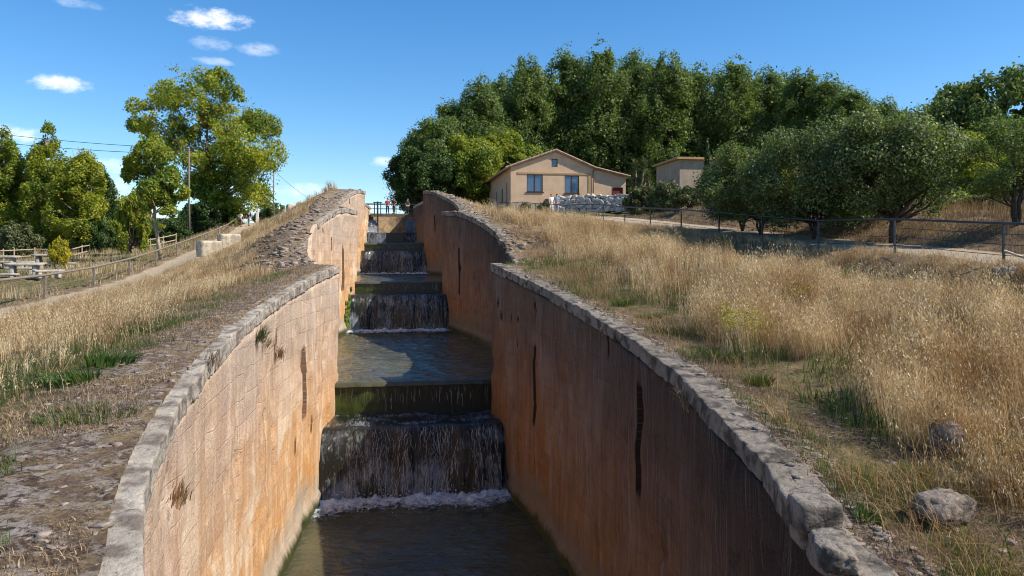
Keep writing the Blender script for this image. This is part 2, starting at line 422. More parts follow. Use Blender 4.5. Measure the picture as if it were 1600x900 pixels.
def tile_mat():
    k = N('clay roof tiles'); v = k.coord()
    w = k.n('TexWave', {'Vector': k.coord('Object', (0, 1, 0)), 'Scale': 1.4, 'Distortion': 0.3}).outputs[1]
    a = k.noise(v, 2.5, 5, 0.7)
    c = k.mix(k.ramp(a, 0.35, 0.65), (0.27, 0.165, 0.115), (0.44, 0.31, 0.225))
    return k.done(k.bsdf(c, 0.9, k.bump(w, 0.9, 0.06), 0.2))
M['tile'] = tile_mat()
M['skin'] = simple('skin', (0.45, 0.27, 0.19), 0.6, 0.08, 10, 0.05)
M['white_cloth'] = simple('white cloth', (0.75, 0.74, 0.72), 0.9, 0.06, 10, 0.1)
M['navy_cloth'] = simple('navy cloth', (0.02, 0.03, 0.08), 0.9, 0.1, 10, 0.1)
M['blue_cloth'] = simple('light blue cloth', (0.25, 0.33, 0.45), 0.9, 0.1, 10, 0.1)
M['dark_cloth'] = simple('dark cloth', (0.03, 0.03, 0.035), 0.9, 0.1, 10, 0.1)
M['red_cloth'] = simple('red cloth', (0.40, 0.06, 0.06), 0.9, 0.1, 10, 0.1)
M['brown_cloth'] = simple('brown cloth', (0.13, 0.075, 0.05), 0.9, 0.1, 10, 0.1)
M['hair'] = simple('brown hair', (0.035, 0.022, 0.015), 0.7, 0.2, 20, 0.2)
M['hair_red'] = simple('auburn hair', (0.22, 0.07, 0.03), 0.7, 0.2, 20, 0.2)

# ------------------------------------------------------------------ the canal: plan of the lock walls (d, half width, top z)
def spline(P, step=0.2):
    P = np.array(P, float); t = np.r_[0, np.cumsum(np.linalg.norm(np.diff(P[:, :2], axis=0), axis=1))]
    n = len(P); out = []
    m = np.zeros_like(P)
    m[1:-1] = (P[2:] - P[:-2]) / (t[2:] - t[:-2])[:, None]; m[0] = (P[1] - P[0]) / (t[1] - t[0]); m[-1] = (P[-1] - P[-2]) / (t[-1] - t[-2])
    for i in range(n - 1):
        h = t[i + 1] - t[i]; k = max(2, int(round(h / step)))
        for j in range(k):
            s = j / k
            out.append((2 * s**3 - 3 * s**2 + 1) * P[i] + (s**3 - 2 * s**2 + s) * h * m[i] + (-2 * s**3 + 3 * s**2) * P[i + 1] + (s**3 - s**2) * h * m[i + 1])
    out.append(P[-1])
    return np.array(out)

L1 = [(0.6, 2.5, -2.3), (2.5, 2.5, -2.2), (4.83, 2.69, -2.0), (5.8, 2.96, -1.93), (7.31, 3.27, -1.83), (9.5, 3.52, -1.66), (12.1, 3.68, -1.46), (15.8, 3.67, -1.18), (19.6, 3.48, -0.9), (24.1, 3.03, -0.56), (27, 2.6, -0.34)]
R1 = [(1.2, 2.4, -2.75), (4, 2.4, -2.55), (5.8, 2.52, -2.42), (6.92, 2.68, -2.3), (8.09, 2.97, -2.19), (10.43, 3.29, -1.96), (12.2, 3.5, -1.78), (14.7, 3.6, -1.53), (18, 3.55, -1.2), (21.2, 3.39, -0.88), (24.5, 3.1, -0.55), (27, 2.77, -0.27)]
k2 = lambda L: [(d if d < 29 else d * 1.04 - 0.04 * 29 * (1 - min(1, (d - 29) / 6.0)), h * 1.03, z * 1.04) for d, h, z in L]
L2 = k2([(27.7, 3.1, -0.45), (30, 3.7, 0.0), (32.3, 3.95, 0.75), (33.5, 3.95, 1.3), (35, 3.93, 1.55), (37.5, 3.75, 1.95), (40, 3.4, 2.4), (42, 3.05, 2.6), (45, 2.5, 2.62)])
R2 = k2([(27.7, 3.3, -0.4), (30, 3.9, -0.2), (32.5, 4.1, 0.15), (33.3, 4.12, 0.6), (34.5, 4.1, 1.06), (36.5, 3.89, 1.52), (39.5, 3.54, 2.04), (42, 3.14, 2.4), (45, 2.5, 2.6)])
k3 = lambda L: [(d * 1.031, h * 1.031, z * 1.031) for d, h, z in L]
L3 = k3([(45.9, 3.2, 2.5), (49, 3.9, 2.95), (52, 3.95, 3.3), (54, 3.93, 3.74), (57.5, 3.64, 4.46), (61, 2.95, 5.2), (64, 2.4, 5.4)])
R3 = k3([(45.9, 3.2, 2.5), (49, 3.9, 2.95), (52, 4.0, 3.5), (54, 4.0, 3.83), (57.5, 3.6, 4.46), (61, 3.0, 5.1), (64, 2.42, 5.42)])
L4 = [(66.6, 3.0, 5.3), (70, 3.5, 5.4), (76, 3.0, 5.4), (83.5, 2.3, 5.3)]
R4 = [(66.6, 3.0, 5.3), (70, 3.5, 5.4), (76, 3.0, 5.4), (83.5, 2.4, 5.4)]
POOL = [-7.7, -4.4, -1.55, 1.1]

def world_line(L, s):
    return np.array([LW(d, h, z, s) for d, h, z in L])
LINES = {(s, i): spline(world_line(L, s)) for s, ls in ((-1, (L1, L2, L3, L4)), (1, (R1, R2, R3, R4))) for i, L in enumerate(ls)}

def edge_tables(s):
    y, h, z = [], [], []
    for i in range(4):
        P = LINES[(s, i)]
        if y: P = P[P[:, 1] > y[-1] + 0.15]
        y += list(P[:, 1]); h += list(np.abs(P[:, 0])); z += list(P[:, 2])
    y = [-40] + y + [y[-1] + 3, 400]; h = [h[0]] + h + [h[-1], h[-1]]; z = [z[0]] + z + [5.0, 4.6]
    return np.array(y), np.array(h), np.array(z)
EDGE = {s: edge_tables(s) for s in (-1, 1)}
def edge_h(Y, s): return np.interp(Y, EDGE[s][0], EDGE[s][1]) + (0.17 if s < 0 else 0.14)
def edge_z(Y, s):
    y, h, z = EDGE[s]
    return np.interp(Y, y, z)

# the two railings beside the paths
def railX(Y, s):
    if s < 0: return -15.3 - (np.asarray(Y, float) - 36) * 0.0445
    return np.interp(Y, [-40, 16.7, 33.4, 54.3, 70, 80, 120], [14.4, 14.1, 14.26, 13.46, 12.0, 11.0, 10.5])
def railZ(Y, s):
    if s < 0: return np.interp(Y, [-40, 20, 36, 43, 50, 57, 63, 70, 77, 84, 90, 98, 110, 160], [-3, -2.1, -1.85, -1.6, -1.15, -0.5, 0.05, 0.7, 1.35, 2.1, 2.75, 4.0, 4.5, 4.5])
    return np.interp(Y, [-40, 0, 16.7, 20.5, 25, 29, 33, 38, 46, 54, 62, 70, 80, 110], [-1.8, -1.1, -0.3, 0.0, 0.3, 0.6, 0.93, 1.3, 2.05, 2.7, 3.2, 3.9, 4.6, 4.8])

def ground_z(X, Y, noise=True):
    X = np.asarray(X, float); Y = np.asarray(Y, float)
    z = np.zeros_like(X)
    for s in (-1, 1):
        m = (X * s) >= 0
        if not m.any(): continue
        x, y = X[m] * s, Y[m]
        he = edge_h(y, s); zt = edge_z(y, s) + (0.035 if s < 0 else -0.005)
        T = railX(y, s) * s - he; rz = railZ(y, s)
        t = np.maximum(x - he, 0); q = t - T
        a = smooth01(np.minimum(1.2, 0.2 * T), T - 0.6, t) if s > 0 else 1 - (1 - np.clip((t - np.interp(y, [45, 64, 80, 96], [0.9, 2.0, 3.0, 1])) / (T - 0.6 - np.interp(y, [45, 64, 80, 96], [0.9, 2.0, 3.0, 1])), 0, 1)) ** np.interp(y, [40, 50, 64], [1.7, 1.4, 1.15])
        if s > 0:
            a2 = 1 - (1 - np.clip((t - 0.7) / (T - 1.3), 0, 1)) ** 2.6; a = a + (a2 - a) * smooth01(30, 46, y)
        zz = zt + (rz - zt) * a
        if s < 0:
            fz = np.interp(y, [-40, 40, 55, 80, 130, 200, 600], [-2.6, -1.75, -0.9, 0.45, 1.0, 0.0, -6.0])
            far = smooth01(0.3, 9, q)
            zz = np.where(q > 0, rz + (np.minimum(fz, rz + 0.5) - rz) * far, zz)
        else:
            zz = zz - 0.65 * smooth01(T - 6.0, T - 2.8, t) * smooth01(T - 0.3, T - 1.8, t) * smooth01(34, 26, y)
            zz = zz + 0.0 * smooth01(2.0, 5, t) * smooth01(T - 0.8, T - 4, t) * smooth01(16, 24, y) * smooth01(48, 34, y)
            up = 0.12 * smooth01(0, 1, q) + 1.0 * smooth01(3.4, 5.8, q) * smooth01(56, 44, y) + 0.012 * np.maximum(q - 6, 0) * smooth01(400, 60, q)
            zz = np.where(q > 0, rz + up, zz)
        if noise:
            w = smooth01(0.2, 2.0, t)
            path = smooth01(-3.4, -2.8, q) * smooth01(0.3, -0.2, q) if s < 0 else smooth01(0.1, 0.6, q) * smooth01(3.6, 3.0, q)
            amp = (0.34 - 0.26 * path) * w
            zz = zz + amp * (fbm(X[m] * 0.45, y * 0.45, None, 3, 3) - 0.5) + amp * 0.35 * (vnoise(X[m] * 2.3, y * 2.3, None, 9) - 0.5)
        z[m] = zz
    return z

def gz(x, y): return float(ground_z(np.array([x]), np.array([y]))[0])

def build_terrain():
    ys = np.concatenate([np.arange(-30, 0, 1.0), np.arange(0, 45, 0.3), np.arange(45, 100, 0.6), 100 + np.cumsum(1.0 * 1.10 ** np.arange(48))])
    ts = np.concatenate([np.arange(0, 8, 0.25), np.arange(8, 26, 0.5), np.arange(26, 60, 2.0), 60 + np.cumsum(3.0 * 1.16 ** np.arange(26))])
    nt = len(ts); ny = len(ys)
    rows = []; zone = []
    for s in (-1, 1):
        YY, TT = np.meshgrid(ys, ts, indexing='ij')
        he = edge_h(YY, s); X = s * (he + TT)
        Z = ground_z(X.ravel(), YY.ravel()).reshape(X.shape)
        T = railX(YY, s) * s - he; q = TT - T
        g = np.zeros_like(X); sand = np.zeros_like(X); rub = np.zeros_like(X)
        if s < 0:
            g = 0.85 * smooth01(0.7, 1.2, TT) * smooth01(3.4, 2.2, TT) * smooth01(26, 20, YY) + 0.85 * smooth01(0, 2, q)
            sand = smooth01(-3.6, -3.0, q) * smooth01(0.1, -0.3, q)
            rub = smooth01(1.6, 0.7, TT)
        else:
            g = 0.75 * smooth01(0.4, 0.9, TT) * smooth01(3.5, 2.2, TT) * smooth01(30, 24, YY) + 0.75 * smooth01(5.5, 9, q) + 0.5 * smooth01(0.5, 1, q) * smooth01(44, 52, YY)
            sand = smooth01(0.1, 0.6, q) * smooth01(3.4, 2.9, q)
            rub = smooth01(0.7, 0.25, TT)
        zone.append(np.stack([g, sand, rub, np.ones_like(g)], -1)); rows.append(np.stack([X, YY, Z], -1))
    Lr, Rr = rows[0][:, ::-1], rows[1]
    bz = np.where(ys < 83.3, -10.0, 4.2)
    def inner(s): return np.stack([s * (edge_h(ys, s) + 0.02), ys, bz], -1)[:, None]
    V = np.concatenate([Lr, inner(-1), inner(1), Rr], 1)
    Zn = np.concatenate([zone[0][:, ::-1], np.zeros((ny, 2, 4)), zone[1]], 1)
    nc = V.shape[1]
    i = np.arange(ny - 1)[:, None] * nc + np.arange(nc - 1)[None]
    F = np.stack([i, i + 1, i + nc + 1, i + nc], -1).reshape(-1, 4)
    tag(link('ground', mesh_np('ground', V.reshape(-1, 3), F, smooth=True, att={'zone': Zn.reshape(-1, 4)}), M['ground']), kind='structure')
build_terrain()

# ------------------------------------------------------------------ lock walls
def normals2d(P, s):
    T = np.gradient(P[:, :2], axis=0); T /= np.linalg.norm(T, axis=1)[:, None]
    Nn = np.stack([-T[:, 1], T[:, 0]], -1)
    flip = np.sign((Nn[:, 0] * s).mean())
    return T, Nn * flip                                # Nn points out of the canal, into the bank

def lock_wall(key, pool, slots, label, mat, cmat, cop_u=(0, 1e9), worn=(0, 0), thick=0.9, seed=1):
    s, i = key
    P = LINES[key]
    root = empty('lock_wall', (float(P[len(P) // 2, 0] + s * 0.5), float(P[len(P) // 2, 1]), pool - 1.2))
    tag(root, label, 'stone wall', 'walls of the lock staircase')
    u = np.r_[0, np.cumsum(np.linalg.norm(np.diff(P[:, :2], axis=0), axis=1))]
    cuts = [u]
    for (a, b, *_r) in slots: cuts.append(np.array([a - 0.016, a - 0.004, a, b, b + 0.004, b + 0.016]))
    uu = np.unique(np.round(np.concatenate(cuts), 4)); uu = uu[np.r_[True, np.diff(uu) > 0.0015]]; uu = uu[(uu >= 0) & (uu <= u[-1])]
    Q = np.stack([np.interp(uu, u, P[:, k]) for k in range(3)], -1)
    T, Nn = normals2d(P, s)
    Nn = np.stack([np.interp(uu, u, Nn[:, k]) for k in range(2)], -1)
    has_cop = (uu >= cop_u[0]) & (uu <= cop_u[1])
    top = Q[:, 2] - np.where(has_cop, 0.27, 0.05)
    zb = pool - 1.2
    nv = max(12, int((top.max() - zb) / 0.14))
    fr = np.linspace(0, 1, nv)
    Z = zb + (top - zb)[:, None] * fr[None]
    U = np.repeat(uu[:, None], nv, 1)
    bi = np.floor(Z / 0.42); bj = np.floor(U / 0.85 + 0.5 * (bi % 2))
    dsp = (_h(bi, bj, bi * 0, seed) - 0.5) * 0.03 + (fbm(U * 0.6, Z * 0.5, None, seed, 4) - 0.5) * 0.16
    dsp += np.maximum(0, fbm(U * 2.6, Z * 1.6, None, seed + 3, 3) - 0.66) * 0.55           # spalled patches
    dsp += 0.10 * smooth01(pool + 0.5, pool + 0.3, Z) * -1.0                               # projecting footing
    gr = np.zeros_like(U)
    for (a, b, z0, z1, dep) in slots:
        ins = (U >= a - 0.001) & (U <= b + 0.001) & (Z > z0) & (Z < z1)
        dsp = np.where(ins, dep, dsp); gr = np.maximum(gr, ((U >= a - 0.006) & (U <= b + 0.006) & (Z > z0 - 0.05) & (Z < z1 + 0.05)) * 1.0)
    X = Q[:, 0:1] + Nn[:, 0:1] * dsp; Y = Q[:, 1:2] + Nn[:, 1:2] * dsp
    V = np.stack([X, Y, Z], -1)
    ob = Q[:, :2] + Nn * thick
    back = np.stack([np.c_[ob, top - 0.05], np.c_[ob, np.full(len(uu), zb)]], 1)
    V = np.concatenate([V, back], 1); nr = nv + 2
    UV = np.concatenate([np.stack([U, Z - pool], -1), np.stack([np.repeat(uu[:, None], 2, 1), np.c_[top + 0.8, top * 0 + zb] - pool], -1)], 1)
    i0 = np.arange(len(uu) - 1)[:, None] * nr + np.arange(nr)[None]
    j0 = np.arange(len(uu) - 1)[:, None] * nr + (np.arange(nr)[None] + 1) % nr
    F = np.stack([i0, i0 + nr, j0 + nr, j0], -1).reshape(-1, 4)
    if s > 0: F = F[:, ::-1]
    caps = []
    for e in (0, len(uu) - 1):                          # close both ends
        b = e * nr
        k = np.arange(nv - 1)
        tq = (Z[e] - zb) / (top[e] - zb)
        n0 = len(V.reshape(-1, 3))
        caps.append((e, b))
    Vf = V.reshape(-1, 3); UVf = UV.reshape(-1, 2)
    extraV = []; extraUV = []; extraF = []
    for e, b in caps:
        base = len(Vf) + sum(len(x) for x in extraV)
        bk = np.c_[np.repeat(ob[e][None], nv, 0), Z[e]]
        extraV.append(bk); extraUV.append(np.c_[np.full(nv, uu[e] + 0.9), Z[e] - pool])
        k = np.arange(nv - 1)
        f = np.stack([b + k, b + k + 1, base + k + 1, base + k], -1)
        extraF.append(f if (e == 0) == (s < 0) else f[:, ::-1])
    GR = np.zeros((len(Vf) + sum(len(x) for x in extraV), 4)); gfull = np.concatenate([gr, np.zeros((len(uu), 2))], 1).reshape(-1); GR[:len(gfull), 0] = gfull; GR[:len(gfull), 1] = np.concatenate([np.clip((top[:, None] - Z) / 3.0, 0, 1), np.ones((len(uu), 2))], 1).reshape(-1); GR[len(gfull):, 1] = 1
    Vf = np.concatenate([Vf] + extraV); UVf = np.concatenate([UVf] + extraUV); F = np.concatenate([F] + extraF)
    o = link('masonry', mesh_np('masonry', Vf - np.array(root.location), F, uv=UVf, att={'groove': GR}), mat, root)
    # coping: a row of chipped, lichened blocks
    r = np.random.default_rng(seed)
    nb = NB(); a = max(cop_u[0], 0.02)
    end = min(cop_u[1], u[-1])
    T3 = np.gradient(P, axis=0); T3 /= np.linalg.norm(T3, axis=1)[:, None]
    T2, N2 = normals2d(P, s)
    while a < end - 0.25:
        L = min(r.uniform(0.8, 1.7) * 1.0, end - a)
        if end - a - L < 0.4: L = end - a
        c = a + L / 2
        wornk = 0.45 * float(worn[0] < c < worn[1])
        p = np.array([np.interp(c, u, P[:, k]) for k in range(3)])
        t = np.array([np.interp(c, u, T3[:, k]) for k in range(3)]); t /= np.linalg.norm(t)
        n = np.r_[[np.interp(c, u, N2[:, k]) for k in range(2)], 0]; n /= np.linalg.norm(n)
        b = np.cross(t, n); b = b if b[2] > 0 else -b
        wd = r.uniform(0.18, 0.40) * (1 - 0.3 * wornk); ht = r.uniform(0.115, 0.14)
        v, f = rock(14, 26 - 14 * wornk, (L / 2 * (1.005 - 0.02 * wornk), wd / 2 + 0.06, ht), int(r.integers(1e6)), 0.035 + 0.07 * wornk, 2.6)
        v = v + (vnoise(v[:, 0] * 7 + c * 5, v[:, 1] * 7, v[:, 2] * 7 + 3, 5)[:, None] - 0.5) * (0.03 + 0.03 * wornk) + (fbm(v[:, 0] * 16 + c * 9, v[:, 1] * 16, v[:, 2] * 16, 8, 2)[:, None] - 0.5) * (0.022 + 0.03 * wornk)
        R = np.stack([t, n, b], 0)
        w = v @ R + p + n * (wd / 2 + 0.015 + r.uniform(-0.015, 0.015) + 0.08 * wornk * r.uniform(-0.3, 1)) + b * (-0.115 + r.uniform(-0.012, 0.008) - 0.09 * wornk * r.uniform(0, 1))
        if np.linalg.det(R) < 0: f = f[:, ::-1]
        nb.add(w - np.array(root.location), f)
        a += L + 0.012
    if nb.V: nb.obj('coping', cmat, root, smooth=True)
    return root

def u_at(key, d_px):
    """Arc length on a wall where it is seen at picture column d_px (far solution)."""
    P = LINES[key]
    r = P[:, 0] * CT - P[:, 1] * ST + OFF * CT; d = (P[:, 0] + OFF * CT) * ST + P[:, 1] * CT
    px = 800 + 1200 * r / np.maximum(d, 0.1)
    u = np.r_[0, np.cumsum(np.linalg.norm(np.diff(P[:, :2], axis=0), axis=1))]
    ok = d > 6
    k = np.argmin(np.where(ok, np.abs(px - d_px), 1e9))
    return float(u[k]), float(d[k])
def slot(key, px, y0, y1, wd=0.26, dep=0.35):
    u, d = u_at(key, px)
    return (u - wd / 2, u + wd / 2, (400 - y1) * d / 1200, (400 - y0) * d / 1200, dep)

A = lambda k, px: u_at(k, px)[0]
k = (-1, 0)
lock_wall(k, POOL[0], [slot(k, 475, 552, 650, 0.5, 0.4), slot(k, 433, 522, 534, 0.2, 0.2), slot(k, 486, 655, 675, 0.2, 0.2), slot(k, 432, 545, 553, 0.2, 0.15), slot(k, 463, 688, 706, 0.18, 0.2)],
          'sunlit curved ochre wall nearest on the left, its pale coping sweeping down to the foreground', M['wall_sun'], M['coping'], worn=(0, 3.5), seed=11)
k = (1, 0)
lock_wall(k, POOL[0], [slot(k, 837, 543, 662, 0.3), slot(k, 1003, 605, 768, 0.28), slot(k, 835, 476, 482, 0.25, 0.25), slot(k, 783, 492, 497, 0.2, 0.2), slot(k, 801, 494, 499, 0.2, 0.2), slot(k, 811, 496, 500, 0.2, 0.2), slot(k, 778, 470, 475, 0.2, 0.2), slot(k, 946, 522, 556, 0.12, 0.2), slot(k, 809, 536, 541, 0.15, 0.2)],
          'big shaded brown wall nearest on the right with black run-off streaks and two tall slots', M['wall_shade'], M['copingdark'], worn=(0, 4), seed=12)
k = (-1, 1)
lock_wall(k, POOL[1], [slot(k, 537, 388, 452, 0.55, 0.4), slot(k, 518, 374, 391, 0.25, 0.25), slot(k, 505, 359, 363, 0.25, 0.2)],
          'sunlit middle wall on the left, second up the stairs, broken off at its lower end', M['wall_sun'], M['coping'], cop_u=(A(k, 497), 1e9), seed=13)
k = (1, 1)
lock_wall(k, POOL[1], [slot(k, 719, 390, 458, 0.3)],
          'shaded reddish middle wall on the right whose top curls down to a rounded end', M['wall_shade'], M['copingdark'], cop_u=(A(k, 783), 1e9), seed=14)
k = (-1, 2)
lock_wall(k, POOL[2], [slot(k, 546, 308, 318, 0.25, 0.2)], 'sunlit upper wall on the left, third up, with a pale arched coping against the sky', M['wall_sun'], M['coping'], seed=15)
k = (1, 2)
lock_wall(k, POOL[2], [slot(k, 679, 337, 360, 0.35)], 'shaded upper wall on the right, third up, just below the dark trees', M['wall_shade'], M['copingdark'], seed=16)
lock_wall((-1, 3), POOL[3], [], 'farthest left wall, narrow lit strip beside the topmost weir', M['wall_sun'], M['coping'], seed=17)
lock_wall((1, 3), POOL[3], [], 'farthest right wall, narrow grey strip beside the topmost weir', M['wall_shade'], M['coping'], seed=18)

# ------------------------------------------------------------------ water and weirs
def ax_y(d): return 1.0144 * d - 0.184
def water_sheet(z, y0, y1, w=4.7, st=0.09, amp=1.0):
    xs = np.arange(-w, w + st, st); ys = np.arange(y0, y1, st); ys = np.r_[ys, y1]
    XX, YY = np.meshgrid(xs, ys, indexing='ij')
    chop = smooth01(y0 + 0.1, y0 + 1.0, YY) * (0.55 + 0.45 * smooth01(y1 - 12, y1 - 3, YY))
    Z = (fbm(XX * 1.5 + 0.6 * vnoise(YY, XX), YY * 2.3, None, 31, 3) - 0.5) * 0.115 + (fbm(XX * 4.2, YY * 5.5, None, 33, 2) - 0.5) * 0.03
    V = np.stack([XX, YY, z + amp * chop * Z], -1).reshape(-1, 3)
    n = len(ys); i = np.arange(len(xs) - 1)[:, None] * n + np.arange(n - 1)[None]
    tag(link('water', mesh_np('water', V, np.stack([i, i + n, i + n + 1, i + 1], -1).reshape(-1, 4), smooth=True), M['water']), kind='structure')

def weir(d_lip, drop, d_front, zpool, zbase, hw, label, seed, ledge_step=0.02):
    yl, yf = ax_y(d_lip), ax_y(d_front); zl = zpool - drop
    root = tag(empty('weir', (0, yl, zbase - 0.5)), label, 'weir', 'water steps of the lock staircase')
    o = np.array(root.location)
    g = G()
    g.box(-hw - 0.6, hw + 0.6, 0, 0.5, 0, zpool - 0.03 - o[2])
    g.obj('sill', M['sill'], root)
    g = G(); g.box(-hw - 0.6, hw + 0.6, yf - yl + 0.12, -0.003, 0, zl - 0.05 - o[2])
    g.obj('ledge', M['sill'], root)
    r = np.random.default_rng(seed)
    # thin sheet slipping over the lip
    xs = np.linspace(-hw - 0.3, hw + 0.3, 60)
    prof = [(0.55, 0.012), (0.1, 0.01), (-0.05, -0.03), (-0.09, -0.14)]
    V = np.array([[(x, py + 0.02 * math.sin(x * 9 + seed), zpool - o[2] + pz) for (py, pz) in prof] for x in xs]).reshape(-1, 3)
    n = len(prof)
    i = np.arange(len(xs) - 1)[:, None] * n + np.arange(n - 1)[None]
    link('lip_water', mesh_np('lip_water', V, np.stack([i, i + 1, i + n + 1, i + n], -1).reshape(-1, 4), smooth=True), M['water'], root)
    # drips down the upper face
    nb = NB()
    for q in range(70):
        x = r.uniform(-hw, hw); z1 = zpool - o[2] - r.uniform(0.12, 0.5 * drop); z0 = z1 - r.uniform(0.08, 0.4) * drop; z0 = max(z0, zl - o[2]); w = r.uniform(0.0008, 0.0026)
        zz = np.linspace(z1, z0, 5); yy = -0.06 - 0.05 * np.linspace(0, 1, 5); jx = np.cumsum(r.normal(0, 0.01, 5))
        V = np.concatenate([np.c_[x - w + jx, yy, zz], np.c_[x + w + jx, yy - 0.004, zz]])
        kx = np.arange(4); nb.add(V, np.stack([kx, kx + 5, kx + 6, kx + 1], -1))
    tag(nb.obj('drips', M['strand'], root), kind='stuff')
    # shallow water on the ledge, then the main curtain leaping off it
    nx = 150
    xs = np.linspace(-hw - 0.35, hw + 0.35, nx); H = zl - zbase
    ss = np.concatenate([np.linspace(-1, 0, 6)[:-1], np.linspace(0, 1, 22)])
    XX, SS = np.meshgrid(xs, ss, indexing='ij')
    wv = fbm(XX * 1.3, SS * 0 + seed, None, seed, 3) - 0.5
    front = yf - yl + 0.45 * wv
    fall = np.maximum(SS, 0)
    YY = np.where(SS < 0, front + (-SS) * (0 - front), front - 0.95 * np.sqrt(H / 2.2) * fall ** 0.55 * 0.8 - 0.1 * fall)
    ZZ = np.where(SS < 0, zl + 0.03, zl + 0.02 - H * fall ** 1.3)
    rip = (fbm(XX * 7, SS * 2.0, None, seed + 4, 3) - 0.5)
    YY = YY + np.where(SS > 0, rip * 0.16, 0)
    ZZ = ZZ + np.where(SS < 0, (fbm(XX * 3, YY * 4, None, seed, 3) - 0.5) * 0.10, 0)
    V = np.stack([XX, YY, ZZ - o[2]], -1).reshape(-1, 3)
    uv = np.stack([XX + seed * 3.3, SS * H], -1).reshape(-1, 2)
    n = len(ss); i = np.arange(nx - 1)[:, None] * n + np.arange(n - 1)[None]
    link('falling_water', mesh_np('falling_water', V, np.stack([i, i + n, i + n + 1, i + 1], -1).reshape(-1, 4), uv=uv, smooth=True), M['curtain'], root)
    # loose strands in front of the curtain
    nb = NB()
    for q in range(1400):
        x = r.uniform(-hw - 0.1, hw + 0.1)
        if r.random() > 1.3 * float(vnoise(np.array([x * 3.1]), np.array([seed * 5.0]), None, seed)[0]) ** 2.2: continue
        a = r.uniform(0, 0.9); b = min(1, a + r.uniform(0.04, 0.2)); w = r.uniform(0.0008, 0.0032)
        s_ = np.linspace(a, b, 7)
        f0 = yf - yl + 0.45 * float(fbm(np.array([x * 1.3]), np.array([float(seed)]), None, seed, 3)[0] - 0.5)
        yy = f0 - 0.95 * np.sqrt(H / 2.2) * s_ ** 0.55 * 0.8 - 0.1 * s_ - r.uniform(0.05, 0.16); zz = zl - H * s_ ** 1.3 - o[2]
        jx = np.cumsum(r.normal(0, 0.016, 7))
        V = np.concatenate([np.c_[x - w + jx, yy, zz], np.c_[x + w + jx, yy - 0.006, zz]])
        kx = np.arange(6); nb.add(V, np.stack([kx, kx + 7, kx + 8, kx + 1], -1))
    tag(nb.obj('strands', M['strand'], root), kind='stuff')
    # churned foam where it lands
    yb = yf - yl - 0.95 * np.sqrt(H / 2.2) * 0.8
    xs = np.linspace(-hw - 0.5, hw + 0.5, 130); ys = np.linspace(-2.2, 0.45, 52)
    XX, YY = np.meshgrid(xs, ys, indexing='ij')
    lobes = 1.1 * (fbm(XX * 1.1, XX * 0 + seed, None, seed + 8, 3) - 0.5)
    q = 1 - np.abs((YY + 0.1 + lobes)) / np.where(YY + lobes < 0, 2.0, 0.6)
    q = np.clip(q, 0, 1)
    ZZ = 0.02 + q * (0.26 * fbm(XX * 5.5, YY * 5.5, None, seed + 2, 4) ** 2.0) * min(1, H / 2.0) + 0.05 * q
    V = np.stack([XX, YY + yb, ZZ + zbase - o[2]], -1).reshape(-1, 3)
    att = np.repeat(q.reshape(-1, 1), 4, 1)
    n = len(ys); i = np.arange(len(xs) - 1)[:, None] * n + np.arange(n - 1)[None]
    link('foam', mesh_np('foam', V, np.stack([i, i + n, i + n + 1, i + 1], -1).reshape(-1, 4), smooth=True, att={'foam': att}), M['foam'], root)
    # bubbles and spray thrown up at the foot of the curtain
    nb = NB(); n_s = 1500 if seed == 1 else 700
    for q in range(n_s):
        a = abs(r.normal(0, 0.55)); x = r.uniform(-hw - .2, hw + .2); y = yb + r.normal(0.0, 0.12) - a * 0.9
        cl = float(vnoise(np.array([x * 2.2]), np.array([y * 2.2]), None, seed)[0])
        if r.random() > cl * 1.3: continue
        e = r.uniform(0.006, 0.028); z = zbase + 0.03 + abs(r.normal(0, 0.16)) * math.exp(-a * 2.2)
        v, f = rock(2, 2.2, (e * r.uniform(.7, 1.6), e, e * r.uniform(.6, 1.3)), q, 0.25)
        nb.add(v + [x, y, z - o[2]], f)
    tag(nb.obj('spray', M['strand'], root, True), kind='stuff')
    return yf

kk = N('water strands'); M['strand'] = kk.done(kk.bsdf((0.45, 0.5, 0.56), 0.3, None, 0.5))
y1 = weir(27.0, 1.15, 25.2, POOL[1], POOL[0], 2.65, 'nearest and largest water step, a tall curtain falling into the bottom pool', 1)
y2 = weir(46.8, 0.75, 45.6, POOL[2], POOL[1], 2.55, 'second water step up, its curtain falling into the broad sunlit pool', 2)
y3 = weir(66.0, 0.68, 64.9, POOL[3], POOL[2], 2.5, 'third water step up, a small white curtain far up the canal', 3)
water_sheet(POOL[0], -14, ax_y(27.0), 4.7, 0.09, 0.8)
water_sheet(POOL[1], ax_y(27.0) + 0.5, ax_y(46.8), 4.9, 0.08, 1.9)
water_sheet(POOL[2], ax_y(46.8) + 0.5, ax_y(66.0), 4.9)
water_sheet(POOL[3], ax_y(66.0) + 0.5, ax_y(83.5), 4.5)
water_sheet(4.42, ax_y(83.0) + 0.6, 200, 2.8, 0.5, 0.3)

# moss along the waterline of the lit walls
for key, pxs, pool, lab in (((-1, 1), (551, 562), POOL[1], 'bright green moss at the foot of the middle left wall beside the second water step'),):
    P = LINES[key]; u0, d0 = u_at(key, 560)
    nb = NB(); r = np.random.default_rng(5)
    for q in range(150):
        kx = np.argmin(np.abs(P[:, 1] - (ax_y(46.2) - r.uniform(0, 2.2))))
        v, f = rock(2, 3, (r.uniform(0.05, 0.1), r.uniform(0.08, 0.18), r.uniform(0.08, 0.22)), q, 0.2)
        nb.add(v + np.array([P[kx, 0] + 0.03, P[kx, 1], pool + 0.1 + abs(r.normal(0, 0.8))]), f)
    tag(nb.obj('moss', M['moss'], smooth=True), lab, 'moss', kind='stuff')

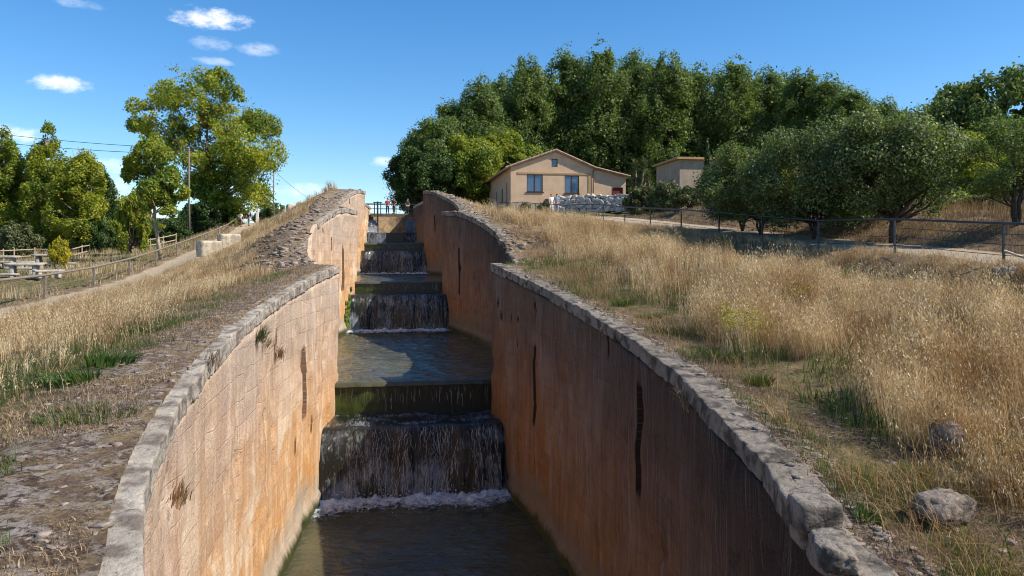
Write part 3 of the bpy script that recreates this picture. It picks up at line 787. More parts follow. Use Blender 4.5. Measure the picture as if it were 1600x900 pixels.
# topmost weir: a mossy stone dam with water slipping down both sides
dt = 82.5; yt = ax_y(dt); zt = 4.42
top_weir = tag(empty('weir', (0, yt, 0.6)), 'topmost brown stone weir under the footbridge, white water down both its sides', 'weir', 'water steps of the lock staircase')
g = G(); g.box(-3.2, 3.0, 0, 0.9, 0, zt - 0.6 - 0.02)
g.obj('dam', M['weirstone'], top_weir)
g = G(); g.box(-3.2, 3.0, -1.6, -0.003, 0, 2.45 - 0.6)
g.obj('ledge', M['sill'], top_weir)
def chute(x0, x1, y0, z0, y1, z1, name, mat):
    xs = np.linspace(x0, x1, 16); ss = np.linspace(0, 1, 14)
    XX, SS = np.meshgrid(xs, ss, indexing='ij')
    V = np.stack([XX, y0 + (y1 - y0) * SS + 0.08 * (vnoise(XX * 6, SS * 5) - 0.5), z0 + (z1 - z0) * SS ** 1.4], -1).reshape(-1, 3)
    uv = np.stack([XX + 3, SS * (z0 - z1)], -1).reshape(-1, 2)
    i = np.arange(15)[:, None] * 14 + np.arange(13)[None]
    link(name, mesh_np(name, V, np.stack([i, i + 14, i + 15, i + 1], -1).reshape(-1, 4), uv=uv, smooth=True), mat, top_weir)
chute(-2.5, -1.5, 0.5, zt - 0.6, -1.0, 2.5 - 0.6, 'side_fall', M['curtain_white'])
chute(1.5, 2.5, 0.5, zt - 0.6, -1.0, 2.5 - 0.6, 'side_fall', M['curtain_white'])
chute(-2.5, -0.6, -1.62, 2.47 - 0.6, -1.95, 0.5, 'lower_fall', M['curtain_white'])
chute(1.2, 2.5, -1.62, 2.47 - 0.6, -1.95, 0.5, 'lower_fall', M['curtain'])

# ------------------------------------------------------------------ trees
def leaf_quads(P, Nrm, size, r, aspect=1.7):
    n = len(P)
    Nrm = Nrm / np.linalg.norm(Nrm, axis=1)[:, None]
    a = np.cross(Nrm, r.normal(size=(n, 3))); a /= np.linalg.norm(a, axis=1)[:, None]
    b = np.cross(Nrm, a)
    s = size * r.uniform(0.6, 1.35, n)[:, None]
    fold = Nrm * s * 0.12
    V = np.stack([P - a * s * aspect / 2, P + b * s / 2 + fold, P + a * s * aspect / 2, P - b * s / 2 + fold], 1).reshape(-1, 3)
    return V, np.arange(4 * n).reshape(-1, 4)

def crown_mesh(name, lobes, n, size, r, shell=0.45, clump=0.42, cscale=0.9, up=0.25):
    C = np.array([l[0] for l in lobes], float); R = np.array([l[1] for l in lobes], float)
    w = (R.prod(1)) ** (2 / 3.0); w /= w.sum()
    k = r.choice(len(C), int(n * 1.9), p=w)
    d = r.normal(size=(len(k), 3)); d /= np.linalg.norm(d, axis=1)[:, None]
    rad = (shell + (1 - shell) * r.random(len(k)) ** 0.6) * (1 + 0.35 * (r.random(len(k)) ** 6))
    P = C[k] + d * rad[:, None] * R[k]
    nz = fbm(P[:, 0] * cscale, P[:, 1] * cscale, P[:, 2] * cscale, int(r.integers(1000)), 2)
    keep = nz > np.quantile(nz, clump)
    P, d = P[keep][:n], d[keep][:n]
    Nn = d + r.normal(size=d.shape) * 0.75 + np.array([0, 0, up])
    V, F = leaf_quads(P, Nn, size, r)
    return mesh_np(name, V, F)

def branchy(trunk_pts, trunk_r, lobes, r, nb=None, sides=7, r0=0.35):
    g = G(); g.tube(trunk_pts, trunk_r, sides)
    tp = np.array(trunk_pts, float); L = len(tp)
    for j, (c, R) in enumerate(lobes if nb is None else lobes[:nb]):
        c = np.array(c, float)
        zt = min(max(c[2] - 0.55 * np.linalg.norm(c[:2]) - 0.5, tp[0, 2] + 0.25 * (tp[-1, 2] - tp[0, 2])), tp[-1, 2] * 0.97)
        t = np.interp(zt, tp[:, 2], np.arange(L)); i = int(min(t, L - 2)); f = t - i
        s = tp[i] * (1 - f) + tp[i + 1] * f
        rr = np.interp(t, np.arange(L), trunk_r)
        m = (s + c) / 2 + np.array([r.normal(0, .15), r.normal(0, .15), -0.15 * np.linalg.norm(c - s) * 0.4])
        g.tube([s, m, c + (c - m) * 0.15], [rr * r0 + 0.015, rr * r0 * 0.65 + 0.01, 0.012], 5, False)
    return g

def trunk_line(h, r, lean=(0, 0), wob=0.12, n=6):
    return [(lean[0] * (i / n) ** 1.2 + (r.normal(0, wob) if 0 < i else 0), lean[1] * (i / n) ** 1.2 + (r.normal(0, wob) if 0 < i else 0), h * i / n) for i in range(n + 1)]

def poplar_proto(H, Rm, seed, leaves=15000, size=0.3, base=0.12, nl=42, cyl=0.6):
    """Upright crown of ascending tufts. Returns trunk mesh, crown mesh."""
    r = np.random.default_rng(seed)
    T = trunk_line(H * 0.93, r, (r.normal(0, .3), r.normal(0, .3)), 0.10 + H * 0.006, 8)
    lobes = []
    for j in range(nl):
        t = base + (1 - base) * ((j + r.random()) / nl)
        prof = (min(1, (t - base + 0.05) / 0.22)) ** 0.7 * (1 - max(0, (t - 0.45) / 0.58) ** (1.7 + cyl))
        R = Rm * max(0.12, prof)
        a = j * 2.4 + r.normal(0, .5); q = R * r.uniform(0.35, 0.85)
        lobes.append(((q * math.cos(a), q * math.sin(a), t * H), (0.42 * Rm * (0.5 + 0.6 * prof) * r.uniform(.7, 1.2),) * 2 + (H * 0.085 * r.uniform(.7, 1.5),)))
    rt = [H * 0.018 * (1 - 0.9 * i / 8) + 0.02 for i in range(9)]
    return branchy(T, rt, lobes, r).mesh('trunk', True), crown_mesh('crown', lobes, leaves, size, r, clump=0.36, cscale=0.7)

def round_proto(H, R, trunk_h, seed, leaves, size, nl=30, flat=0.75, multi=1, shell=0.45, bare=0.0, trunk_r=0.14, lean=0.0):
    r = np.random.default_rng(seed)
    lobes = []
    ch = H - trunk_h
    for j in range(nl):
        a = j * 2.399 + r.normal(0, .4)
        u = (j + .5) / nl
        z = trunk_h + ch * (0.10 + 0.80 * u)
        prof = math.sin(math.pi * min(0.97, 0.12 + 0.80 * u)) ** flat
        q = R * prof * r.uniform(0.3, 0.88)
        s = R * r.uniform(0.22, 0.40)
        lobes.append(((q * math.cos(a), q * math.sin(a), z), (s, s, s * r.uniform(0.6, 0.95))))
    g = None
    for m in range(multi):
        an = m * 2 * math.pi / max(multi, 1) + r.random()
        ln = (lean + (0.3 * R * math.cos(an) if multi > 1 else r.normal(0, .05)), 0.3 * R * math.sin(an) if multi > 1 else r.normal(0, .05))
        T = trunk_line(trunk_h + ch * 0.55, r, ln, 0.06, 6)
        rt = [trunk_r * (1 - 0.8 * i / 6) for i in range(7)]
        gg = branchy(T, rt, lobes[m::multi], r)
        if g is None: g = gg
        else: g.add(gg.v, gg.f)
    return g.mesh('trunk', True), crown_mesh('crown', lobes, leaves, size, r, shell=shell, clump=0.34, cscale=2.2 / R)

def plant(meshes, name, x, y, label, cat, mats, group=None, scale=1.0, rz=0.0, parts=('trunk', 'crown'), z=None, sz=None):
    t = empty(name, (x, y, (gz(x, y) - 0.08) if z is None else z), rz)
    t.scale = (scale, scale, scale if sz is None else sz)
    tag(t, label, cat, group)
    for me, nm, m in zip(meshes, parts, mats):
        o = bpy.data.objects.new(nm, me); col.objects.link(o); o.parent = t
        if len(me.materials) == 0: me.materials.append(m)
        if me.materials[0] != m:
            o.material_slots[0].link = 'OBJECT'; o.material_slots[0].material = m
    return t

def at(px, d):
    """Ground place seen in picture column px, d metres ahead."""
    p = W(px, 400, d); return float(p[0]), float(p[1])

# tall poplars behind the house
PP = [poplar_proto(22, 5.0, 100 + i, 48000, 0.20, 0.06, 80, 1.1) for i in range(4)]
rows = [  # px, d, top y, variant, scale xy, words
    (655, 103, 205, 1, .75, 'dark poplar at the left end of the grove above the footbridge'),
    (700, 105, 170, 0, .85, 'poplar standing left of the house, second from the left end of the grove'),
    (752, 104, 138, 2, .9, 'poplar with a yellowish top standing above the left roof edge of the house'),
    (822, 112, 104, 3, 1.0, 'tall poplar where the grove first rises, above the left part of the house'),
    (880, 116, 94, 0, 1.05, 'tall poplar straight above the left front window of the house'),
    (940, 114, 88, 1, 1.1, 'tallest poplar of the grove, above the right end of the house'),
    (990, 118, 100, 2, 1.0, 'tall poplar behind the spiky palm lilies'),
    (1045, 112, 98, 3, 1.05, 'tall poplar above the left corner of the flat roofed building'),
    (1095, 116, 118, 0, 1.0, 'poplar above the thin cypress at the flat roofed building'),
    (1150, 112, 106, 1, 1.0, 'tall poplar right of the flat roofed building'),
    (1205, 114, 124, 2, 1.0, 'poplar fourth from the right end of the grove'),
    (1255, 108, 122, 3, 1.0, 'poplar third from the right end of the grove'),
    (1298, 104, 132, 0, .9, 'poplar second from the right end of the grove'),
    (1335, 100, 150, 1, .8, 'rounded poplar at the right end of the grove'),
    (1385, 118, 168, 2, .85, 'distant greyish poplar in the dip between the grove and the right hand trees'),
    (1425, 104, 190, 3, .8, 'low poplar at the right foot of the dip in the treeline'),
]
for px, d, ty, v, sc, lab in rows:
    x, y = at(px, d); z0 = gz(x, y) - 0.1
    h = (400 - ty) * d / 1200 - z0
    plant(PP[v], 'poplar_tree', x, y, lab, 'tree', (M['bark'], M['leaf_poplar']), 'poplars of the grove behind the house', sc, px * 1.3, z=z0, sz=h / 22.0)

for q, (px, d, ty) in enumerate([(845, 124, 112), (905, 126, 100), (962, 125, 98), (1018, 127, 104), (1070, 124, 108), (1122, 126, 112), (1178, 123, 116), (1232, 124, 122), (1278, 120, 128), (1318, 116, 140), (785, 120, 122), (725, 116, 160), (678, 114, 190), (1360, 124, 160), (1405, 122, 176)]):
    x, y = at(px, d); z0 = gz(x, y) - 0.1; h = (400 - ty - 10) * d / 1200 - z0
    plant(PP[(q * 3 + 1) % 4], 'poplar_tree', x, y, ['back row poplar peeping between the crowns above the house', 'back row poplar in the middle of the grove, between two front crowns', 'back row poplar in the right half of the grove, between two front crowns', 'back row poplar at the left flank of the grove', 'back row poplar at the low right flank of the grove'][0 if px < 920 and px > 800 else 1 if 920 <= px < 1100 else 2 if 1100 <= px < 1340 else 3 if px < 800 else 4], 'tree', (M['bark'], M['leaf_poplar']), 'back row poplars of the grove', 1.05, px * 0.7, z=z0, sz=h / 22.0)

# broad trees in front of the grove on the left of the house
RB = [round_proto(10, 4.6, 0.8, 200 + i, 34000, 0.18, 44, 0.6) for i in range(2)]
for px, d, ty, v, sc, m, lab in [(660, 93, 232, 0, .92, 'leaf_dark', 'dark bushy tree overhanging the right end of the footbridge'),
                                 (690, 97, 190, 1, 1.05, 'leaf_poplar', 'broad green tree between the footbridge and the grove'),
                                 (735, 95, 212, 0, 1.0, 'leaf_mid', 'lighter green broad tree left of the house with a yellow tinge'),
                                 (790, 99, 212, 1, 1.05, 'leaf_mid', 'light green broad tree rising behind the left side wall of the house')]:
    x, y = at(px, d); z0 = gz(x, y) - 0.1; h = (400 - ty) * d / 1200 - z0
    plant(RB[v], 'broadleaf_tree', x, y, lab, 'tree', (M['bark'], M[m]), 'broad trees left of the house', sc, px, z=z0, sz=h / 10.0)

# right hand side: taller trees behind the orchard
for px, d, ty, v, sc, lab in [(1500, 66, 128, 0, .95, 'tall gappy tree rising behind the orchard, left one of the pair at the right edge'),
                              (1575, 62, 115, 1, .95, 'tall tree at the right edge, rising above everything in the orchard')]:
    x, y = at(px, d); z0 = gz(x, y) - 0.1; h = (400 - ty) * d / 1200 - z0
    plant(RB[v], 'broadleaf_tree', x, y, lab, 'tree', (M['bark'], M['leaf_poplar']), 'tall trees at the right edge', sc, px, z=z0, sz=h / 10.0)
for px, d, ty, v, sc, lab in [(1345, 52, 205, 0, .7, 'green tree behind the orchard, between its two middle trees'),
                              (1430, 50, 195, 1, .7, 'bright green rounded tree behind the dark trunked orchard tree'),
                              (1500, 46, 205, 0, .62, 'light green tree behind the russet grass, just left of the thin tree')]:
    x, y = at(px, d); z0 = gz(x, y) - 0.1; h = (400 - ty) * d / 1200 - z0
    plant(RB[v], 'broadleaf_tree', x, y, lab, 'tree', (M['bark'], M['leaf_mid'] if px > 1400 else M['leaf_poplar']), 'trees behind the orchard', sc, px, z=z0, sz=h / 10.0)

# orchard on the bank
OR = [round_proto(4.2, 2.7, 0.85, 300 + i, 46000, 0.062, 52, 0.45, 5, 0.3, trunk_r=0.06) for i in range(3)]
for px, d, ty, v, sc, m, lab in [(1160, 38, 262, 0, .85, 'leaf_olive', 'silvery orchard tree farthest left, in front of the flat roofed building'),
                                 (1190, 34, 226, 1, 1.05, 'leaf_almond', 'many stemmed orchard tree second from the left above the railing'),
                                 (1272, 31, 206, 2, 1.02, 'leaf_almond', 'many stemmed orchard tree in the middle of the bank'),
                                 (1335, 33, 214, 0, 1.0, 'leaf_almond', 'orchard tree half hidden behind the dark single trunk')]:
    x, y = at(px, d); z0 = gz(x, y) - 0.05; h = (400 - ty) * d / 1200 - z0
    plant(OR[v], 'orchard_tree', x, y, lab, 'tree', (M['bark_dark'], M[m]), 'orchard trees on the bank', sc * 1.02, px, z=z0, sz=h / 4.2)
OS = round_proto(4.4, 2.6, 1.2, 333, 50000, 0.062, 50, 0.55, 1, 0.3, trunk_r=0.16)
x, y = at(1396, 28); z0 = gz(x, y) - 0.05
plant(OS, 'orchard_tree', x, y, 'orchard tree with one thick dark trunk and a wide glossy crown', 'tree', (M['bark_dark'], M['leaf_almond']), 'orchard trees on the bank', 1.0, 0.4, z=z0, sz=((400 - 180) * 28 / 1200 - z0) / 4.4)
OT = round_proto(4.6, 1.9, 1.2, 340, 15000, 0.055, 30, 0.5, 3, 0.2, trunk_r=0.075)
x, y = at(1588, 25); z0 = gz(x, y) - 0.05
plant(OT, 'orchard_tree', x, y, 'thin leaved tree with slender forked trunks at the right edge of the bank', 'tree', (M['bark_dark'], M['leaf_poplar']), 'orchard trees on the bank', 1.0, 1.0, z=z0, sz=((400 - 178) * 25 / 1200 - z0) / 4.6)

# shrubs on the right
SH = [round_proto(2.2, 1.5, 0.15, 400 + i, 10000, 0.09, 26, 0.5, 3, 0.35, trunk_r=0.04) for i in range(2)]
for px, d, ty, sc, m, lab in [(1003, 63, 290, .95, 'leaf_olive', 'rounded dusty shrub at the right end of the boulder wall'),
                              (1042, 60, 286, 1.0, 'leaf_olive', 'rounded shrub below the flat roofed building'),
                              (1075, 52, 292, .9, 'leaf_olive', 'pale shrub beside the railing, left of the silvery orchard tree'),
                              (853, 74.5, 315, .55, 'leaf_weed', 'low green bush against the house plinth, left of the two visitors in white'),
                              (820, 76, 318, .5, 'leaf_weed', 'low green bush near the front left corner of the house'),
                              (1225, 44, 300, .9, 'leaf_mid', 'low green shrub seen under the orchard trees'),
                              (1432, 40, 295, 1.1, 'leaf_olive', 'pale green shrub right of the thick dark trunk'),
                              (1478, 42, 298, 1.05, 'leaf_mid', 'green shrub in the russet grass left of the thin leaved tree'),
                              (1540, 40, 305, .9, 'leaf_olive', 'low shrub in the russet grass beside the thin leaved tree'),
                              (1365, 42, 300, 1.0, 'leaf_mid', 'green shrub seen left of the thick dark trunk')]:
    x, y = at(px, d); z0 = gz(x, y) - 0.05; h = max(0.7, (400 - ty) * d / 1200 - z0)
    plant(SH[int(px) % 2], 'shrub', x, y, lab, 'shrub', (M['bark_dark'], M[m]), 'shrubs of the right bank', sc, px, parts=('stems', 'foliage'), z=z0, sz=h / 2.2)

# spiky palm lilies right of the house, thin cypress
def palm_lily(px, d, ty, label, seed):
    x, y = at(px, d); z0 = gz(x, y); H = (400 - ty) * d / 1200 - z0; r = np.random.default_rng(seed)
    t = tag(empty('palm_lily', (x, y, z0 - 0.05)), label, 'plant', 'palm lilies by the house')
    g = G(); nb = NB(); tops = []
    for q in range(4):
        a = q * 1.7; e = (0.75 * math.cos(a), 0.75 * math.sin(a), H * r.uniform(0.5, 0.92))
        g.tube([(0, 0, 0), (e[0] * .4, e[1] * .4, e[2] * .5), e], [0.16, 0.12, 0.09], 6); tops.append(e)
    g.obj('stem', M['bark'], t, True)
    for e in tops:
        for z_ in (0, -0.45):
            for q in range(55):
                a = r.uniform(0, 6.28); el = r.uniform(-0.5, 1.3); L = r.uniform(0.55, 0.95); w = 0.035
                dr = np.array([math.cos(a) * math.cos(el), math.sin(a) * math.cos(el), math.sin(el)]); sd = np.array([-math.sin(a), math.cos(a), 0]) * w
                p0 = np.array(e) + [0, 0, z_]; p1 = p0 + dr * L * .6; p2 = p0 + dr * L + [0, 0, -0.14 * L]
                nb.add(np.array([p0 - sd * .6, p0 + sd * .6, p1 + sd, p1 - sd, p2 + sd * .1, p2 - sd * .1]), np.array([[0, 1, 2, 3], [3, 2, 4, 5]]))
    nb.obj('leaves', M['leaf_olive'], t)
palm_lily(998, 68, 246, 'spiky palm lily left of the flat roofed building, the taller one', 1)
palm_lily(1022, 66, 262, 'spiky palm lily half in front of the flat roofed building corner', 2)
r_ = np.random.default_rng(8)
cy = [((0, 0, 0.3 + 0.5 * j), (0.38 * (1 - (j / 9.0) ** 2) + 0.06,) * 2 + (0.5,)) for j in range(9)]
cg = G(); cg.tube([(0, 0, 0), (0, 0, 4.2)], [0.08, 0.02], 5)
x, y = at(1105, 68); z0 = gz(x, y)
plant((cg.mesh('trunk'), crown_mesh('crown', cy, 5000, 0.10, r_, clump=0.2)), 'cypress', x, y, 'thin upright cypress in front of the flat roofed building', 'tree', (M['bark'], M['leaf_weed']), None, 1.0, 0, z=z0, sz=((400 - 222) * 68 / 1200 - z0) / 4.6)

# left: poplars by the picnic field
PL = [poplar_proto(12, 2.5, 500 + i, 34000, 0.14, 0.03, 70, 0.0) for i in range(3)]
for px, d, ty, v, sc, m, lab in [(5, 74, 216, 0, 1.0, 'leaf_mid', 'pointed yellowing poplar cut by the left edge of the picture'),
                                 (-38, 78, 235, 2, 1.0, 'leaf_mid', 'poplar mostly beyond the left edge of the picture'),
                                 (40, 80, 262, 1, .9, 'leaf_lime', 'shorter yellow green poplar between the two pointed ones on the left'),
                                 (76, 74, 206, 1, .95, 'leaf_mid', 'tallest pointed poplar of the left row'),
                                 (122, 72, 228, 2, 1.05, 'leaf_lime', 'yellow topped poplar right of the tallest in the left row'),
                                 (156, 78, 268, 0, .8, 'leaf_dark', 'dark green poplar at the right end of the left row'),
                                 (180, 88, 318, 1, .8, 'leaf_dark', 'low dark tree in the gap right of the left row')]:
    x, y = at(px, d); z0 = gz(x, y) - 0.1; h = (400 - ty) * d / 1200 - z0
    plant(PL[v], 'poplar_tree', x, y, lab, 'tree', (M['bark_pale'], M[m]), 'poplars beside the picnic field', sc, px, z=z0, sz=h / 12.0)

def lobed_tree(name, x, y, z0, lobes, trunk, tr, n, size, label, mats, seed, clump=0.36, cs=0.7, split=None):
    r = np.random.default_rng(seed)
    t = tag(empty(name, (x, y, z0)), label, 'tree')
    branchy(trunk, tr, lobes, r, None, 8, 0.45).obj('trunk', mats[0], t, True)
    o = link('crown', crown_mesh('crown', lobes, n, size, r, clump=clump, cscale=cs), mats[1], t)
    return t
# the big tree: lobes measured from its outline
x, y = at(322, 96); z0 = gz(x, y) - 0.1
rb = np.random.default_rng(77); lob = []
for (px, py, rp) in [(255, 150, 34), (290, 140, 34), (335, 135, 34), (235, 185, 30), (372, 150, 24), (300, 180, 40), (345, 185, 40), (265, 215, 38), (320, 220, 46), (400, 195, 28), (420, 200, 22),
                     (375, 225, 42), (410, 240, 34), (420, 258, 26), (300, 255, 40), (350, 265, 46), (390, 275, 40), (315, 285, 30), (345, 305, 36), (375, 310, 28), (400, 295, 22), (335, 325, 22), (365, 330, 20), (385, 130 + 50, 20), (318, 122, 18), (342, 120, 16), (220, 168, 16), (215, 190, 14)]:
    for q in range(2):
        c = W(px + rb.normal(0, 7), py + rb.normal(0, 7), 96 + rb.normal(0, 2.6)) - np.array([x, y, z0]); R = rp * 96 / 1200 * rb.uniform(.72, .95)
        lob.append((tuple(c), (R, R, R * 0.95)))
lobed_tree('broadleaf_tree', x, y, z0, lob, [(0, 0, 0), (.1, 0, 3), (-.2, .1, 6), (0, 0, 10), (.2, 0, 14)], [.55, .45, .36, .22, .06], 70000, 0.18, 'big spreading tree with a yellow tinged crown above the left path', (M['bark'], M['leaf_mid']), 78, 0.50, 0.55)
for q, (px, d, ty) in enumerate([(-20, 118, 338), (30, 124, 332), (78, 120, 336), (128, 116, 326), (172, 122, 334), (218, 118, 342), (262, 124, 340), (300, 126, 330)]):
    xx, yy = at(px, d); zz = gz(xx, yy) - 0.1; hh = (400 - ty) * d / 1200 - zz
    plant(RB[q % 2], 'broadleaf_tree', xx, yy, 'distant dark tree in the low treeline closing the field behind the left poplars', 'tree', (M['bark'], M['leaf_dark']), 'distant treeline behind the left poplars', 1.0, px, z=zz, sz=hh / 10.0)
# slender tree in front of it
x, y = at(252, 56); z0 = gz(x, y) - 0.05; lob = []
for (px, py, rp) in [(235, 225, 24), (225, 250, 28), (255, 245, 26), (210, 262, 18), (245, 275, 28), (270, 280, 22), (225, 290, 22), (255, 305, 22), (280, 300, 14), (235, 320, 16), (262, 330, 14), (200, 270, 12)]:
    for q in range(2):
        c = W(px + rb.normal(0, 5), py + rb.normal(0, 5), 56 + rb.normal(0, 1.2)) - np.array([x, y, z0]); R = rp * 56 / 1200 * rb.uniform(.65, .95)
        lob.append((tuple(c), (R, R, R * 1.1)))
lobed_tree('slender_tree', x, y, z0, lob, [(0, 0, 0), (-.25, 0, 1.6), (-.45, 0, 3.2), (-.5, 0, 5), (-.75, 0, 7.6)], [.17, .13, .11, .08, .03], 22000, 0.13, 'slender light green tree with a thin leaning trunk in front of the big tree', (M['bark_pale'], M['leaf_mid']), 79, 0.48, 1.0)
for px, d, ty, sc, m, lab in [(205, 66, 300, 1.15, 'leaf_lime', 'yellow green bushy tree left of the slender leaning trunk'),
                              (95, 52, 372, .5, 'leaf_yellow', 'small bright yellow bush behind the picnic tables'),
                              (28, 62, 350, 1.1, 'leaf_olive', 'grey green bush under the poplars at the left'),
                              (270, 80, 345, 1.2, 'leaf_dark', 'dark bush between the slender tree and the tall pole'),
                              (312, 90, 318, 1.6, 'leaf_dark', 'dark thicket at the foot of the big tree, left side'),
                              (355, 92, 318, 1.6, 'leaf_mid', 'green thicket at the foot of the big tree, right side'),
                              (424, 125, 318, 1.9, 'leaf_poplar', 'distant green bush around the foot of the far pole'),
                              (150, 72, 345, 1.2, 'leaf_dark', 'dark bush under the right end of the left poplar row')]:
    x, y = at(px, d); z0 = gz(x, y) - 0.08; h = max(0.7, (400 - ty) * d / 1200 - z0)
    plant(SH[int(px) % 2], 'shrub', x, y, lab, 'shrub', (M['bark_dark'], M[m]), 'bushes of the left bank', sc, px, parts=('stems', 'foliage'), z=z0, sz=h / 2.2)

# ------------------------------------------------------------------ grasses
def grass(name, pts, hts, wid, mat, seed, lean=(0.12, 0.0), bend=0.35, heads=0, label=None, parent=None, headsize=0.022, kind='stuff', leanv=None):
    """One mesh of bent blades (two quads each) with small hanging spikelets on some."""
    r = np.random.default_rng(seed); n = len(pts)
    pts = np.asarray(pts, float)
    a = r.uniform(0, 2 * math.pi, n)
    fl = fbm(pts[:, 0] * 0.5, pts[:, 1] * 0.5, None, seed + 2, 2) - 0.5
    dx = np.cos(a) * bend * r.random(n) + lean[0] + fl * 1.5; dy = np.sin(a) * bend * r.random(n) + lean[1] + fl * 0.6
    D = np.stack([dx, dy, np.zeros(n)], -1)
    if leanv is not None: dx = dx + leanv[:, 0]; dy = dy + leanv[:, 1]
    b = r.uniform(0, 2 * math.pi, n); S = np.stack([np.cos(b), np.sin(b), np.zeros(n)], -1) * (np.asarray(wid) * np.ones(n) / 2)[:, None]
    h = np.asarray(hts)[:, None]; up = np.array([0, 0, 1.0])
    p1 = pts + D * h * 0.22 + up * h * 0.55
    p2 = pts + D * h * 0.75 + up * h * (1 - 0.25 * (dx**2 + dy**2)[:, None].clip(0, 1))
    V = np.stack([pts - S, pts + S, p1 + S * 0.8, p1 - S * 0.8, p2 + S * 0.25, p2 - S * 0.25], 1).reshape(-1, 3)
    i = np.arange(n)[:, None] * 6
    F = np.concatenate([i + [[0, 1, 2, 3]], i + [[3, 2, 4, 5]]])
    Vs = [V]; Fs = [F]; base = len(V)
    if heads:
        k = np.repeat(np.arange(n), heads)
        t = r.uniform(0.62, 1.03, len(k))[:, None]
        hh = h[k]
        P = p1[k] + (p2[k] - p1[k]) * ((t - 0.5) / 0.5) + r.normal(size=(len(k), 3)) * np.array([0.035, 0.035, 0.02]) * (hh / 0.8)
        Nn = r.normal(size=P.shape) * np.array([1, 1, 0.4])
        Nn /= np.linalg.norm(Nn, axis=1)[:, None]
        dn = np.array([0, 0, -1.0]) + r.normal(size=P.shape) * 0.45
        sd = np.cross(dn, Nn); sd /= np.linalg.norm(sd, axis=1)[:, None]
        s = headsize * r.uniform(.6, 1.3, len(k))[:, None] * (0.6 + 0.4 * hh / 0.8)
        Q = np.stack([P, P + dn * s * .6 + sd * s * .28, P + dn * s * 1.6, P + dn * s * .6 - sd * s * .28], 1).reshape(-1, 3)
        Vs.append(Q); Fs.append(np.arange(len(k) * 4).reshape(-1, 4) + base)
    o = link(name, mesh_np(name, np.concatenate(Vs), np.concatenate(Fs)), mat, parent)
    if kind: tag(o, label, 'grass' if label else None, None, kind)
    return o

def scatter(n, s, y0, y1, t0, t1, seed, rel='edge', near=0.0):
    """Random ground places on one bank: distance t from the wall edge (or from the railing)."""
    r = np.random.default_rng(seed)
    Y = y0 + (y1 - y0) * r.random(n) ** (1 + near)
    he = edge_h(Y, s); T = railX(Y, s) * s - he
    if rel == 'edge': t = t0 + r.random(n) * (t1 - t0)
    elif rel == 'span': t = t0 + r.random(n) * (T + t1 - t0)
    else: t = T + t0 + r.random(n) * (t1 - t0)
    X = s * (he + t)
    return X, Y, t, T

def put(X, Y): return np.stack([X, Y, ground_z(X, Y) - 0.02], -1)

def tall_dry(s, zones, seed, label):
    P, Hh, Wd, LV = [], [], [], []
    for j, (n, y0, y1, near, w, hmul) in enumerate(zones):
        X, Y, t, T = scatter(n, s, y0, y1, 0.25, -0.15 if s > 0 else -3.3, seed + j, 'span', near)
        b = np.interp(Y, [0, 5, 8, 11, 14, 17, 21, 25, 29, 36, 50, 80], [1.7, 1.5, 1.65, 2.0, 2.8, 3.8, 4.3, 4.2, 2.9, 1.7, 1.2, 1.0]) if s > 0 else np.interp(Y, [0, 8, 11, 16, 20, 24, 28, 31, 34, 45, 95], [1.5, 1.5, 1.9, 2.5, 2.2, 2.3, 4.2, 3.2, 2.3, 2.0, 1.8])
        nz = fbm(X * 0.55, Y * 0.55, None, 21, 3); n2 = fbm(X * 1.7, Y * 1.7, None, 5, 2)
        e = smooth01(b - 0.3, b + 0.5, t + (nz - 0.5) * 1.8)
        rc = np.random.default_rng(seed + 70 + j)          # gather most stems into clumps
        cid = rc.integers(0, len(X), len(X)); loose = rc.random(len(X)) < 0.25
        cen = rc.integers(0, len(X), max(60, len(X) // 70)); pick = cen[rc.integers(0, len(cen), len(X))]
        sp = np.where(loose, 0, 1.0); sig = 0.09 + 0.10 * (pick % 7) / 6.0
        X = np.where(loose, X, X[pick] + rc.normal(0, 1, len(X)) * sig); Y = np.where(loose, Y, Y[pick] + rc.normal(0, 1, len(X)) * sig)
        t = np.where(loose, t, t[pick]); T = np.where(loose, T, T[pick])
        ch = np.where(loose, 0.85, 0.65 + 0.65 * ((pick * 7919) % 101) / 100.0)
        cl = np.stack([np.where(loose, 0, (((pick * 104729) % 97) / 96.0 - 0.5)) * 0.8, np.where(loose, 0, (((pick * 1299709) % 89) / 88.0 - 0.5)) * 0.6], -1)
        nz = fbm(X * 0.55, Y * 0.55, None, 21, 3); n2 = fbm(X * 1.7, Y * 1.7, None, 5, 2)
        e = smooth01(b - 0.2, b + 0.3, t + (nz - 0.5) * 1.2)
        dens = e * (0.07 + 0.93 * smooth01(0.40, 0.56, nz * 0.45 + n2 * 0.55))
        k = np.random.default_rng(seed + 50 + j).random(len(X)) < dens
        X, Y, t, nz, e = X[k], Y[k], t[k], nz[k], e[k]; LV.append(cl[k])
        P.append(put(X, Y)); rr = np.random.default_rng(seed + 90 + j)
        Hh.append((0.42 + 0.45 * rr.random(len(X)) ** 1.3) * ch[k] * (0.35 + 1.2 * nz) * (0.5 + 0.5 * e) * hmul * (1 - 0.5 * smooth01(38, 52, Y) * (s > 0)) * (1 - (0.6 * smooth01(T[k] - 6.0, T[k] - 2.5, t) if s > 0 else 0.15))); Wd.append(np.full(len(X), w))
    grass('dry_grass', np.concatenate(P), np.concatenate(Hh), np.concatenate(Wd), M['grass_dry'], seed, (-0.20 if s > 0 else 0.1, -0.05), 0.30, 5, label, leanv=np.concatenate(LV))
tall_dry(1, [(150000, 1, 16, 0.0, 0.0042, 1.15), (130000, 14, 40, 0.0, 0.008, 1.0), (50000, 38, 84, 0.0, 0.016, 0.95)], 31, 'tall dry golden oat grass covering the right bank')
